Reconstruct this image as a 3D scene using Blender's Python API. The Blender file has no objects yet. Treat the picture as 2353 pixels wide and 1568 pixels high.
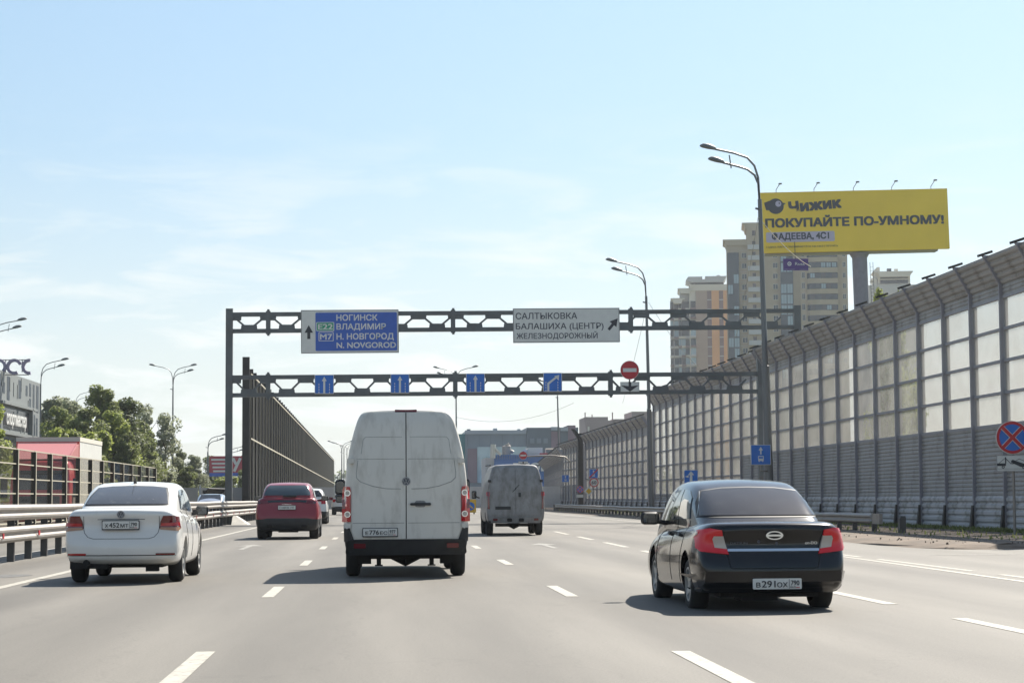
import bpy, bmesh, math, random
from mathutils import Vector, Matrix
from mathutils.bvhtree import BVHTree
R = math.radians
random.seed(7)
sc = bpy.context.scene
C = sc.collection

# ------------------------------------------------------------------ camera
YAW, PITCH, ROLL, CAMH, FPX = R(3.7236), R(4.3492), R(0.35), 1.21, 4722.0
fw = Vector((math.sin(YAW)*math.cos(PITCH), math.cos(YAW)*math.cos(PITCH), math.sin(PITCH)))
rt0 = Vector((math.cos(YAW), -math.sin(YAW), 0)); up0 = rt0.cross(fw)
rt = rt0*math.cos(ROLL) - up0*math.sin(ROLL); up = up0*math.cos(ROLL) + rt0*math.sin(ROLL)
cd = bpy.data.cameras.new('camera'); cam = bpy.data.objects.new('camera', cd); C.objects.link(cam)
cd.sensor_width = 36; cd.lens = 36*FPX/2352; cd.clip_start = 0.3; cd.clip_end = 9000
m3 = Matrix((rt, up, -fw)).transposed()
cam.matrix_world = Matrix.Translation((0, 0, CAMH)) @ m3.to_4x4()
sc.camera = cam

def ray(x, y): return (x-1176)/FPX*rt - (y-784)/FPX*up + fw
def atY(x, y, Y):
    d = ray(x, y); t = Y/d.y; return Vector((d.x*t, Y, CAMH+d.z*t))
def atX(x, y, X):
    d = ray(x, y); t = X/d.x; return Vector((X, d.y*t, CAMH+d.z*t))

# ------------------------------------------------------------------ world, sun, exposure
SUN_EL, SUN_AZ = R(46), R(35)                 # azimuth from +Y towards +X
w = bpy.data.worlds.new('World'); sc.world = w; w.use_nodes = True
nt = w.node_tree; nt.nodes.clear()
out = nt.nodes.new('ShaderNodeOutputWorld'); bg = nt.nodes.new('ShaderNodeBackground')
sky = nt.nodes.new('ShaderNodeTexSky'); sky.sky_type = 'NISHITA'; sky.sun_disc = False
sky.sun_elevation = SUN_EL; sky.sun_rotation = SUN_AZ
sky.air_density = 1.0; sky.dust_density = 0.7; sky.ozone_density = 1.0; sky.altitude = 150
bg.inputs['Strength'].default_value = 0.06
tc = nt.nodes.new('ShaderNodeTexCoord')
mp = nt.nodes.new('ShaderNodeMapping'); mp.inputs['Scale'].default_value = (8, 8, 38); mp.inputs['Location'].default_value = (2.1, 6.4, 0.8)
no = nt.nodes.new('ShaderNodeTexNoise'); no.inputs['Scale'].default_value = 1.6; no.inputs['Detail'].default_value = 8; no.inputs['Roughness'].default_value = 0.58; no.inputs['Distortion'].default_value = 0.4
cr = nt.nodes.new('ShaderNodeValToRGB'); cr.color_ramp.elements[0].position = 0.49; cr.color_ramp.elements[1].position = 0.68
sep = nt.nodes.new('ShaderNodeSeparateXYZ')
hr = nt.nodes.new('ShaderNodeValToRGB')       # clouds gather low in the sky
e = hr.color_ramp.elements; e[0].position = 0.0; e[0].color = (1, 1, 1, 1); e[1].position = 0.19; e[1].color = (0.0, 0.0, 0.0, 1)
k = e.new(0.085); k.color = (.95, .95, .95, 1); k = e.new(0.135); k.color = (.5, .5, .5, 1)
mul = nt.nodes.new('ShaderNodeMath'); mul.operation = 'MULTIPLY'
mul2 = nt.nodes.new('ShaderNodeMath'); mul2.operation = 'MULTIPLY'; mul2.inputs[1].default_value = 0.85
mix = nt.nodes.new('ShaderNodeMixRGB'); mix.inputs[2].default_value = (6.1, 6.4, 6.25, 1)
hs = nt.nodes.new('ShaderNodeHueSaturation'); hs.inputs['Saturation'].default_value = 0.86
hs.inputs['Hue'].default_value = 0.49
L = nt.links.new
lowr = nt.nodes.new('ShaderNodeValToRGB'); e = lowr.color_ramp.elements      # milky haze low over the horizon
e[0].position = 0; e[0].color = (.62, .62, .62, 1); e[1].position = .17; e[1].color = (0, 0, 0, 1); k = e.new(.05); k.color = (.5, .5, .5, 1); k = e.new(.1); k.color = (.2, .2, .2, 1)
lowadd = nt.nodes.new('ShaderNodeMath'); lowadd.operation = 'ADD'; lowadd.use_clamp = True
L(tc.outputs['Generated'], mp.inputs['Vector']); L(mp.outputs[0], no.inputs['Vector']); L(no.outputs['Fac'], cr.inputs[0])
L(tc.outputs['Generated'], sep.inputs[0]); L(sep.outputs['Z'], hr.inputs[0]); L(sep.outputs['Z'], lowr.inputs[0])
L(cr.outputs[0], mul.inputs[0]); L(hr.outputs[0], mul.inputs[1]); L(mul.outputs[0], mul2.inputs[0]); L(mul2.outputs[0], lowadd.inputs[0]); L(lowr.outputs[0], lowadd.inputs[1]); L(lowadd.outputs[0], mix.inputs[0])
br = nt.nodes.new('ShaderNodeValToRGB'); e = br.color_ramp.elements   # sky colour darkened towards the horizon; fuller upper sky strengthens the fill light
e[0].position = 0; e[0].color = (.56, .59, .64, 1); e[1].position = .5; e[1].color = (1, 1, 1, 1); k = e.new(.1); k.color = (.66, .695, .73, 1); k = e.new(.24); k.color = (.76, .83, .86, 1)
bm_ = nt.nodes.new('ShaderNodeMixRGB'); bm_.blend_type = 'MULTIPLY'; bm_.inputs[0].default_value = 1
L(sep.outputs['Z'], br.inputs[0]); L(hs.outputs[0], bm_.inputs[1]); L(br.outputs[0], bm_.inputs[2])
L(sky.outputs[0], hs.inputs['Color']); L(bm_.outputs[0], mix.inputs[1]); L(mix.outputs[0], bg.inputs['Color']); L(bg.outputs[0], out.inputs['Surface'])
sl = bpy.data.lights.new('sun', 'SUN'); sl.energy = 3.9; sl.angle = R(0.53); sl.color = (1, .94, .84)
so = bpy.data.objects.new('sun', sl); C.objects.link(so)
sd = Vector((math.sin(SUN_AZ)*math.cos(SUN_EL), math.cos(SUN_AZ)*math.cos(SUN_EL), math.sin(SUN_EL)))
so.rotation_euler = sd.to_track_quat('Z', 'Y').to_euler()
sc.view_settings.view_transform = 'Standard'; sc.view_settings.look = 'None'
sc.view_settings.exposure = 1.38; sc.view_settings.gamma = 1; sc.view_settings.use_curve_mapping = False
sc.cycles.max_bounces = 8; sc.cycles.transparent_max_bounces = 24

# ------------------------------------------------------------------ materials
def mat(name, col, rough=.6, metal=0., spec=.5, var=0., vscale=3., bump=0., bscale=40., coat=0., trans=0., dirt=None, dscale=2., dlo=.5, dhi=.75, emit=None, dmap=None):
    m = bpy.data.materials.new(name); m.use_nodes = True
    n = m.node_tree.nodes; l = m.node_tree.links.new; b = n['Principled BSDF']
    b.inputs['Base Color'].default_value = (*col, 1); b.inputs['Roughness'].default_value = rough
    b.inputs['Metallic'].default_value = metal; b.inputs['Specular IOR Level'].default_value = spec
    b.inputs['Coat Weight'].default_value = coat; b.inputs['Coat Roughness'].default_value = .04
    b.inputs['Transmission Weight'].default_value = trans
    tx = n.new('ShaderNodeTexCoord'); src = None
    if var:
        no = n.new('ShaderNodeTexNoise'); no.inputs['Scale'].default_value = vscale; no.inputs['Detail'].default_value = 6
        l(tx.outputs['Object'], no.inputs['Vector'])
        r = n.new('ShaderNodeValToRGB'); r.color_ramp.elements[0].position = .3; r.color_ramp.elements[1].position = .7
        r.color_ramp.elements[0].color = (*[max(0, c*(1-var)) for c in col], 1); r.color_ramp.elements[1].color = (*[min(1, c*(1+var)) for c in col], 1)
        l(no.outputs['Fac'], r.inputs[0]); l(r.outputs[0], b.inputs['Base Color']); src = r.outputs[0]
    if dirt:
        no = n.new('ShaderNodeTexNoise'); no.inputs['Scale'].default_value = dscale; no.inputs['Detail'].default_value = 10; no.inputs['Roughness'].default_value = .65
        if dmap: mpn = n.new('ShaderNodeMapping'); mpn.inputs['Scale'].default_value = dmap; l(tx.outputs['Object'], mpn.inputs['Vector']); l(mpn.outputs[0], no.inputs['Vector'])
        else: l(tx.outputs['Object'], no.inputs['Vector'])
        r = n.new('ShaderNodeValToRGB'); r.color_ramp.elements[0].position = dlo; r.color_ramp.elements[1].position = dhi
        l(no.outputs['Fac'], r.inputs[0])
        mx = n.new('ShaderNodeMixRGB'); mx.inputs[2].default_value = (*dirt, 1); l(r.outputs[0], mx.inputs[0])
        if src: l(src, mx.inputs[1])
        else: mx.inputs[1].default_value = (*col, 1)
        l(mx.outputs[0], b.inputs['Base Color'])
    if bump:
        no = n.new('ShaderNodeTexNoise'); no.inputs['Scale'].default_value = bscale; no.inputs['Detail'].default_value = 4
        l(tx.outputs['Object'], no.inputs['Vector']); bp = n.new('ShaderNodeBump'); bp.inputs['Strength'].default_value = bump; bp.inputs['Distance'].default_value = .02
        l(no.outputs['Fac'], bp.inputs['Height']); l(bp.outputs[0], b.inputs['Normal'])
    if emit:
        b.inputs['Emission Color'].default_value = (*emit[0], 1); b.inputs['Emission Strength'].default_value = emit[1]
    return m
M = {}
def asphalt():
    m = mat('asphalt', (.17, .165, .155), .72, spec=.35)
    n = m.node_tree.nodes; l = m.node_tree.links.new; b = n['Principled BSDF']; tx = n['Texture Coordinate']
    sepx = n.new('ShaderNodeSeparateXYZ'); l(tx.outputs['Object'], sepx.inputs[0])
    # coarse patches drawn out along the driving direction
    mp = n.new('ShaderNodeMapping'); mp.inputs['Scale'].default_value = (.55, .045, 1); l(tx.outputs['Object'], mp.inputs['Vector'])
    n1 = n.new('ShaderNodeTexNoise'); n1.inputs['Scale'].default_value = 1; n1.inputs['Detail'].default_value = 9; n1.inputs['Roughness'].default_value = .6; l(mp.outputs[0], n1.inputs['Vector'])
    n2 = n.new('ShaderNodeTexNoise'); n2.inputs['Scale'].default_value = 45; n2.inputs['Detail'].default_value = 6; n2.inputs['Roughness'].default_value = .8; l(tx.outputs['Object'], n2.inputs['Vector'])
    r1 = n.new('ShaderNodeValToRGB'); r1.color_ramp.elements[0].position = .3; r1.color_ramp.elements[1].position = .72
    r1.color_ramp.elements[0].color = (.102, .094, .082, 1); r1.color_ramp.elements[1].color = (.178, .165, .143, 1); l(n1.outputs['Fac'], r1.inputs[0])
    r2 = n.new('ShaderNodeValToRGB'); r2.color_ramp.elements[0].position = .25; r2.color_ramp.elements[1].position = .75
    r2.color_ramp.elements[0].color = (.6, .6, .6, 1); r2.color_ramp.elements[1].color = (1.36, 1.35, 1.34, 1); l(n2.outputs['Fac'], r2.inputs[0])
    mx = n.new('ShaderNodeMixRGB'); mx.blend_type = 'MULTIPLY'; mx.inputs[0].default_value = 1; l(r1.outputs[0], mx.inputs[1]); l(r2.outputs[0], mx.inputs[2])
    # worn wheel tracks: two per 3.73 m lane
    a = n.new('ShaderNodeMath'); a.operation = 'ADD'; a.inputs[1].default_value = 1.38+.45; l(sepx.outputs['X'], a.inputs[0])
    s = n.new('ShaderNodeMath'); s.operation = 'MULTIPLY'; s.inputs[1].default_value = 4*math.pi/3.74; l(a.outputs[0], s.inputs[0])
    c = n.new('ShaderNodeMath'); c.operation = 'COSINE'; l(s.outputs[0], c.inputs[0])
    r3 = n.new('ShaderNodeMapRange'); r3.inputs['From Min'].default_value = -1; r3.inputs['From Max'].default_value = 1; r3.inputs['To Min'].default_value = .87; r3.inputs['To Max'].default_value = 1.08; l(c.outputs[0], r3.inputs['Value'])
    m2 = n.new('ShaderNodeMixRGB'); m2.blend_type = 'MULTIPLY'; m2.inputs[0].default_value = 1; l(mx.outputs[0], m2.inputs[1]); l(r3.outputs[0], m2.inputs[2])
    # cracks
    mp2 = n.new('ShaderNodeMapping'); mp2.inputs['Scale'].default_value = (.5, .13, 1); l(tx.outputs['Object'], mp2.inputs['Vector'])
    nd = n.new('ShaderNodeTexNoise'); nd.inputs['Scale'].default_value = 1.6; l(tx.outputs['Object'], nd.inputs['Vector'])
    md = n.new('ShaderNodeMixRGB'); md.inputs[0].default_value = .25; l(mp2.outputs[0], md.inputs[1]); l(nd.outputs['Color'], md.inputs[2])
    vo = n.new('ShaderNodeTexVoronoi'); vo.feature = 'DISTANCE_TO_EDGE'; vo.inputs['Scale'].default_value = 1.1; l(md.outputs[0], vo.inputs['Vector'])
    rc = n.new('ShaderNodeValToRGB'); rc.color_ramp.elements[0].position = 0; rc.color_ramp.elements[0].color = (.72, .72, .72, 1); rc.color_ramp.elements[1].position = .008; rc.color_ramp.elements[1].color = (1, 1, 1, 1); l(vo.outputs['Distance'], rc.inputs[0])
    m3_ = n.new('ShaderNodeMixRGB'); m3_.blend_type = 'MULTIPLY'; m3_.inputs[0].default_value = .35; l(m2.outputs[0], m3_.inputs[1]); l(rc.outputs[0], m3_.inputs[2])
    l(m3_.outputs[0], b.inputs['Base Color'])
    bp = n.new('ShaderNodeBump'); bp.inputs['Strength'].default_value = .35; bp.inputs['Distance'].default_value = .01; l(n2.outputs['Fac'], bp.inputs['Height']); l(bp.outputs[0], b.inputs['Normal'])
    return m
M['asphalt'] = asphalt()
M['paint'] = mat('road_paint', (.37, .35, .30), .7, var=.12, vscale=3, dirt=(.17, .16, .14), dscale=14, dlo=.5, dhi=.68)
M['paint_worn'] = mat('worn_road_paint', (.3, .285, .25), .7, var=.15, vscale=3, dirt=(.14, .135, .125), dscale=11, dlo=.42, dhi=.6)
M['tar'] = mat('old_tar', (.105, .099, .088), .6, var=.2, vscale=6)
M['soil'] = mat('soil', (.145, .112, .085), .95, var=.25, vscale=1.2, bump=.5, bscale=8, dirt=(.09, .08, .06), dscale=.9)
M['field'] = mat('field', (.09, .11, .05), .95, var=.4, vscale=.15)
M['grass'] = mat('grass', (.075, .075, .04), .8, var=.4, vscale=2)
M['concrete'] = mat('concrete', (.42, .4, .36), .85, var=.15, vscale=3, bump=.2)
M['galv'] = mat('galvanised_steel', (.27, .245, .22), .5, .3, var=.12, vscale=2.5, dirt=(.2, .18, .15), dscale=3, dlo=.5, dhi=.8)
M['steel_dark'] = mat('dark_steel', (.07, .068, .066), .55, .1, var=.2, vscale=2)
M['gantry'] = mat('gantry_steel', (.11, .12, .125), .5, .1, var=.18, vscale=1.3, dirt=(.12, .1, .08), dscale=3, dlo=.55, dhi=.8)
M['wall_grey'] = mat('barrier_grey', (.35, .335, .325), .55, .1, var=.1, vscale=.7, dirt=(.17, .155, .13), dscale=1.5)
M['wall_low'] = mat('barrier_low_grey', (.46, .45, .45), .55, .1, var=.1, vscale=.8, dirt=(.17, .155, .13), dscale=1.5)
M['wall_post'] = mat('barrier_post', (.27, .265, .29), .5, .15, var=.1, vscale=1)
M['fin'] = mat('dark_fin', (.028, .025, .022), .6, .1, var=.15)
M['fin_rail'] = mat('pale_cable_rail', (.5, .46, .36), .5)
M['cream'] = mat('cream_panel', (.5, .44, .33), .7, var=.08)
M['lamp'] = mat('lamp_steel', (.16, .165, .17), .45, .4)
M['lamp_head'] = mat('lamp_head', (.16, .17, .17), .5, .2)
M['white'] = mat('sign_white', (.66, .66, .63), .5, var=.05)
M['sign_grey'] = mat('sign_back', (.3, .3, .3), .6)
M['blue'] = mat('sign_blue', (.02, .15, .55), .45, var=.08)
M['blue_deep'] = mat('sign_deep_blue', (.035, .11, .46), .5, var=.06)
M['green'] = mat('sign_green', (.02, .3, .17), .5)
M['red'] = mat('sign_red', (.5, .02, .03), .45)
M['ink'] = mat('sign_ink', (.035, .037, .045), .6)
M['ink_grey'] = mat('sign_ink_grey', (.075, .08, .1), .6)
M['yellow'] = mat('board_yellow', (.86, .6, .07), .55, var=.05, vscale=.3)
M['lilac'] = mat('label_lilac', (.5, .46, .58), .6)
M['purple'] = mat('board_purple', (.085, .04, .2), .5)
M['column'] = mat('billboard_column', (.24, .23, .27), .6, var=.08)
M['tyre'] = mat('tyre_rubber', (.018, .018, .018), .85, var=.2, vscale=8)
M['rim'] = mat('rim_alloy', (.5, .5, .49), .4, .35)
M['under'] = mat('underbody', (.015, .015, .015), .9)
M['trim'] = mat('black_trim', (.022, .023, .025), .6, var=.2, vscale=5)
M['glass'] = mat('tinted_glass', (.012, .013, .016), .04, spec=.9, coat=.3)
M['glass_dusty'] = mat('dusty_tinted_glass', (.05, .052, .058), .12, spec=.8, dirt=(.16, .16, .15), dscale=6, dlo=.55, dhi=.95)
M['glass_soft'] = mat('pale_tinted_glass', (.05, .07, .08), .04, spec=1.0, coat=.5)
M['car_white'] = mat('white_paint', (.72, .71, .68), .3, coat=.8, var=.03, dirt=(.5, .45, .36), dscale=4, dlo=.6, dhi=.95)
M['car_black'] = mat('black_paint', (.006, .006, .008), .2, spec=.3, coat=.55, dirt=(.022, .02, .018), dscale=3, dlo=.5, dhi=.9)
M['glass_smoke'] = mat('smoke_tinted_glass', (.022, .021, .022), .1, spec=.5, dirt=(.07, .07, .068), dscale=5, dlo=.5, dhi=.95)
M['car_red'] = mat('dark_red_paint', (.24, .012, .022), .3, .05, coat=.5)
M['car_blue'] = mat('grey_blue_paint', (.22, .26, .34), .3, coat=.8)
M['van_white'] = mat('dirty_white_paint', (.66, .635, .58), .5, coat=.15, var=.04, vscale=1.6, dirt=(.42, .39, .34), dscale=5, dlo=.5, dhi=.8, dmap=(1, 1, .3))
M['van_grey'] = mat('grimy_grey_paint', (.27, .27, .27), .55, coat=.15, var=.15, vscale=2.2, dirt=(.12, .11, .1), dscale=4, dlo=.45, dhi=.72, dmap=(1, 1, .5))
M['lens_red'] = mat('red_lens', (.45, .006, .012), .15, coat=.4, spec=.5)
M['lens_dark'] = mat('dark_red_lens', (.14, .006, .01), .12, coat=1.)
M['lens_hot'] = mat('brake_lens_lit', (.5, .005, .014), .15, coat=.3, emit=((1, .03, .03), .02))
M['lens_clear'] = mat('clear_lens', (.42, .38, .34), .2, coat=1.)
M['lens_amber'] = mat('amber_lens', (.4, .2, .1), .2, coat=1.)
M['chrome'] = mat('chrome', (.7, .7, .72), .12, 1.)
M['badge'] = mat('badge_grey', (.32, .32, .33), .35, .5)
M['plate'] = mat('plate_white', (.68, .67, .63), .5, var=.05, vscale=20)
M['truck_red'] = mat('truck_red', (.62, .045, .04), .35, coat=.6)
M['truck_pink'] = mat('pale_pink_paint', (.58, .22, .21), .35, coat=.4)  # even pale pink base colour, shared by roof deflector and pink sign
M['truck_white'] = mat('truck_box_white', (.6, .6, .56), .5, var=.06)
M['bark'] = mat('bark', (.07, .05, .035), .9, var=.3)
M['leaf_a'] = mat('leaf_dark', (.13, .155, .06), .6, var=.35, vscale=.9)
M['leaf_b'] = mat('leaf_mid', (.19, .22, .07), .6, var=.35, vscale=.9)
M['leaf_c'] = mat('leaf_light', (.27, .31, .08), .6, var=.35, vscale=.9)
M['leaf_s'] = mat('leaf_silver', (.29, .31, .2), .6, var=.35, vscale=.9)
for k in ('leaf_a', 'leaf_b', 'leaf_c', 'leaf_s'):
    b = M[k].node_tree.nodes['Principled BSDF']; n = M[k].node_tree.nodes
    tr = n.new('ShaderNodeBsdfTranslucent'); ms = n.new('ShaderNodeMixShader'); ms.inputs[0].default_value = .5
    s = b.inputs['Base Color'].links[0].from_socket; l = M[k].node_tree.links.new
    l(s, tr.inputs['Color']); l(b.outputs[0], ms.inputs[1]); l(tr.outputs[0], ms.inputs[2]); l(ms.outputs[0], n['Material Output'].inputs['Surface'])
M['b_cream'] = mat('tower_cream_brick', (.40, .33, .24), .85, var=.06, vscale=.3)
M['b_grey'] = mat('tower_pale_grey', (.46, .46, .46), .8, var=.05)
M['b_orange'] = mat('tower_orange_brick', (.62, .34, .17), .85, var=.05, vscale=.3)
M['b_taupe'] = mat('tower_taupe_brick', (.36, .28, .23), .85, var=.05, vscale=.3)
M['b_white'] = mat('tower_white_render', (.58, .55, .48), .8)
M['b_dark'] = mat('dark_window', (.05, .05, .055), .2)
M['b_glass'] = mat('blue_window', (.035, .055, .075), .2, spec=.4)
M['b_glass2'] = mat('pale_blue_window', (.2, .3, .35), .15, spec=.9)
M['b_maroon'] = mat('maroon_panel', (.2, .14, .14), .7)
M['f_slate'] = mat('slate_cladding', (.17, .21, .25), .5, var=.1, vscale=.2)
M['f_black'] = mat('dark_slate_cladding', (.1, .13, .16), .5, var=.1, vscale=.2)
M['f_teal'] = mat('teal_cladding', (.03, .2, .22), .5)
M['f_plum'] = mat('plum_cladding', (.2, .14, .17), .6, var=.1, vscale=.3)
M['f_light'] = mat('pale_slate_band', (.32, .36, .41), .6)
M['f_blue'] = mat('blue_cladding', (.045, .14, .38), .5, var=.06)
M['f_glassblue'] = mat('curtain_glass', (.3, .44, .5), .12, spec=.9, var=.15, vscale=.25)
M['f_brown'] = mat('brown_render', (.33, .26, .25), .8, var=.06)
M['pat_pale'] = mat('facade_pale', (.2, .215, .21), .6, var=.05)
M['pat_dark'] = mat('facade_dark', (.035, .045, .06), .4)
M['roof_letters'] = mat('letter_mauve', (.26, .24, .32), .6)
M['board_red'] = mat('board_red', (.42, .05, .07), .6)
M['orange'] = mat('plinth_orange', (.6, .38, .24), .8)
M['barrier_yellow'] = mat('work_yellow', (.7, .42, .02), .5)
M['wire'] = mat('wire', (.25, .24, .22), .6)
M['hill'] = mat('hill', (.05, .09, .07), .9)
M['skin'] = mat('skin', (.45, .28, .2), .6)

def pane_mat(name, tint, ftrans, fdif, rough=.08, vary=.1):
    m = bpy.data.materials.new(name); m.use_nodes = True; n = m.node_tree.nodes; l = m.node_tree.links.new; n.remove(n['Principled BSDF'])
    tp = n.new('ShaderNodeBsdfTransparent'); tp.inputs[0].default_value = (*[.55+.45*t for t in tint], 1)
    tl = n.new('ShaderNodeBsdfTranslucent'); tl.inputs[0].default_value = (*tint, 1)
    df = n.new('ShaderNodeBsdfDiffuse'); df.inputs[0].default_value = (*[t*.6 for t in tint], 1)
    gl = n.new('ShaderNodeBsdfGlossy'); gl.inputs['Roughness'].default_value = rough
    tx = n.new('ShaderNodeTexCoord'); oi = n.new('ShaderNodeObjectInfo')
    ad = n.new('ShaderNodeVectorMath'); ad.operation = 'ADD'; mm = n.new('ShaderNodeMath'); mm.operation = 'MULTIPLY'; mm.inputs[1].default_value = 40; l(oi.outputs['Random'], mm.inputs[0])
    l(tx.outputs['Object'], ad.inputs[0]); l(mm.outputs[0], ad.inputs[1])
    no = n.new('ShaderNodeTexNoise'); no.inputs['Scale'].default_value = .8; no.inputs['Detail'].default_value = 6; l(ad.outputs[0], no.inputs['Vector'])
    rr = n.new('ShaderNodeMapRange'); rr.inputs['From Min'].default_value = .3; rr.inputs['From Max'].default_value = .7
    rr.inputs['To Min'].default_value = min(1, ftrans+vary); rr.inputs['To Max'].default_value = ftrans-vary; l(no.outputs['Fac'], rr.inputs['Value'])
    a = n.new('ShaderNodeMixShader'); a.inputs[0].default_value = fdif; l(tl.outputs[0], a.inputs[1]); l(df.outputs[0], a.inputs[2])
    b = n.new('ShaderNodeMixShader'); l(rr.outputs[0], b.inputs[0]); l(a.outputs[0], b.inputs[1]); l(tp.outputs[0], b.inputs[2])
    lw = n.new('ShaderNodeLayerWeight'); lw.inputs[0].default_value = .5; pw_ = n.new('ShaderNodeMath'); pw_.operation = 'POWER'; pw_.inputs[1].default_value = 5; l(lw.outputs['Facing'], pw_.inputs[0])
    fr = n.new('ShaderNodeMath'); fr.operation = 'MULTIPLY_ADD'; fr.inputs[1].default_value = .35; fr.inputs[2].default_value = .02; l(pw_.outputs[0], fr.inputs[0])
    c = n.new('ShaderNodeMixShader'); l(fr.outputs[0], c.inputs[0]); l(b.outputs[0], c.inputs[1]); l(gl.outputs[0], c.inputs[2])
    l(c.outputs[0], n['Material Output'].inputs['Surface']); return m
M['pane'] = pane_mat('dusty_acrylic', (.72, .70, .66), .76, .45, .25)
M['pane_clear'] = pane_mat('smoked_glass', (.72, .68, .6), .985, .6, .05, .012)

# ------------------------------------------------------------------ mesh helpers
class MB:
    def __init__(s): s.v = []; s.f = []
    def add(s, vs, fs):
        o = len(s.v); s.v += [tuple(v) for v in vs]; s.f += [tuple(i+o for i in f) for f in fs]; return s
    def box(s, x0, y0, z0, x1, y1, z1, top=1.):
        cx, cy = (x0+x1)/2, (y0+y1)/2
        t = lambda a, c: c+(a-c)*top
        v = [(x0, y0, z0), (x1, y0, z0), (x1, y1, z0), (x0, y1, z0), (t(x0, cx), t(y0, cy), z1), (t(x1, cx), t(y0, cy), z1), (t(x1, cx), t(y1, cy), z1), (t(x0, cx), t(y1, cy), z1)]
        return s.add(v, [(0, 3, 2, 1), (4, 5, 6, 7), (0, 1, 5, 4), (1, 2, 6, 5), (2, 3, 7, 6), (3, 0, 4, 7)])
    def tube(s, pts, rad, n=8, cap=True):
        pts = [Vector(p) for p in pts]; rads = rad if isinstance(rad, (list, tuple)) else [rad]*len(pts)
        o = len(s.v); prev = None
        for i, p in enumerate(pts):
            t = (pts[min(i+1, len(pts)-1)] - pts[max(i-1, 0)]).normalized()
            a = Vector((0, 0, 1)) if abs(t.z) < .9 else Vector((0, 1, 0))
            u = t.cross(a).normalized()
            if prev is not None:
                u = (prev - t*prev.dot(t)).normalized()
            prev = u; q = t.cross(u)
            for k in range(n):
                an = 2*math.pi*k/n; s.v.append(tuple(p + (u*math.cos(an)+q*math.sin(an))*rads[i]))
        for i in range(len(pts)-1):
            for k in range(n):
                a = o+i*n+k; b = o+i*n+(k+1) % n; s.f.append((a, b, b+n, a+n))
        if cap: s.f.append(tuple(o+k for k in range(n))[::-1]); s.f.append(tuple(o+(len(pts)-1)*n+k for k in range(n)))
        return s
    def prism(s, poly, a, b, axis='y'):
        n = len(poly)
        def P(u, v, t): return {'y': (u, t, v), 'x': (t, u, v), 'z': (u, v, t)}[axis]
        v = [P(u, w_, a) for u, w_ in poly]+[P(u, w_, b) for u, w_ in poly]
        return s.add(v, [tuple(range(n)), tuple(range(2*n-1, n-1, -1))]+[(i, i+n, (i+1) % n+n, (i+1) % n) for i in range(n)])
    def build(s, name, m, parent=None, smooth=False, loc=None):
        me = bpy.data.meshes.new(name); me.from_pydata(s.v, [], s.f)
        bm = bmesh.new(); bm.from_mesh(me); bmesh.ops.recalc_face_normals(bm, faces=bm.faces); bm.to_mesh(me); bm.free()
        return meshobj(name, me, m, parent, smooth, loc)
def meshobj(name, me, m, parent=None, smooth=False, loc=None):
    if m is not None:
        me.materials.clear(); me.materials.append(m if not isinstance(m, str) else M[m])
    if smooth:
        me.polygons.foreach_set('use_smooth', [True]*len(me.polygons)); me.set_sharp_from_angle(angle=R(smooth if smooth is not True else 40))
    o = bpy.data.objects.new(name, me); C.objects.link(o)
    if parent: o.parent = parent
    if loc: o.location = loc
    return o
def inst(name, me, parent=None, loc=(0, 0, 0), rz=0, sc_=None):
    o = bpy.data.objects.new(name, me); C.objects.link(o); o.parent = parent; o.location = loc; o.rotation_euler = (0, 0, rz)
    if sc_: o.scale = sc_
    return o
def tag(o, label, cat, group=None):
    o['label'] = label; o['category'] = cat
    if group: o['group'] = group
    return o
def thing(name, label, cat, loc=(0, 0, 0), rz=0, group=None):
    o = bpy.data.objects.new(name, None); C.objects.link(o); o.location = loc; o.rotation_euler = (0, 0, rz); o.empty_display_size = .3
    return tag(o, label, cat, group)
def struct(o): o['kind'] = 'structure'; return o
def copy_tree(o, parent=None):
    c = o.copy(); C.objects.link(c); c.parent = parent
    for ch in list(o.children): copy_tree(ch, c)
    return c
def text(s, size, m, parent, loc, bold=.0, sx=1., align='LEFT', rot=(R(90), 0, 0), ext=.004, name='lettering', shear=0):
    """lettering standing in the XZ plane and facing -Y; bold = strokes thickened by staggered layers"""
    cu = bpy.data.curves.new(name, 'FONT'); cu.body = s; cu.size = size; cu.extrude = ext; cu.align_x = align; cu.resolution_u = 3; cu.shear = shear
    t = bpy.data.objects.new('t', cu); C.objects.link(t)
    me = bpy.data.meshes.new_from_object(t.evaluated_get(bpy.context.evaluated_depsgraph_get())); bpy.data.objects.remove(t); bpy.data.curves.remove(cu)
    if bold:
        bm = bmesh.new(); d = bold*size; st = .0012 if size < .3 else .0016
        for i, (dx, dy) in enumerate(((0, 0), (d, d), (-d, d), (d, -d), (-d, -d), (d*1.2, 0), (-d*1.2, 0))):
            n0 = len(bm.verts); bm.from_mesh(me); bm.verts.ensure_lookup_table()
            for v in bm.verts[n0:]: v.co += Vector((dx, dy, -st*i))
        bm.to_mesh(me); bm.free()
    me.name = name; o = meshobj(name, me, m, parent); o.location = loc; o.rotation_euler = rot; o.scale = (sx, 1, 1)
    return o
def text_fit(s, x0, x1, z0, z1, y, m, parent, bold=.02, name='lettering', rotz=0.):
    """lettering fitted to a width and a cap height"""
    o = text(s, 1., m, parent, (0, 0, 0), bold=bold, name=name)
    vs = o.data.vertices; ax = min(v.co.x for v in vs); bx = max(v.co.x for v in vs)
    caph = .72
    sz = (z1-z0)/caph; sx = (x1-x0)/(bx-ax)
    o.scale = (sx, sz, 1); o.location = (x0-ax*sx, y, z0); o.rotation_euler = (R(90), -rotz, 0)
    return o
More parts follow.
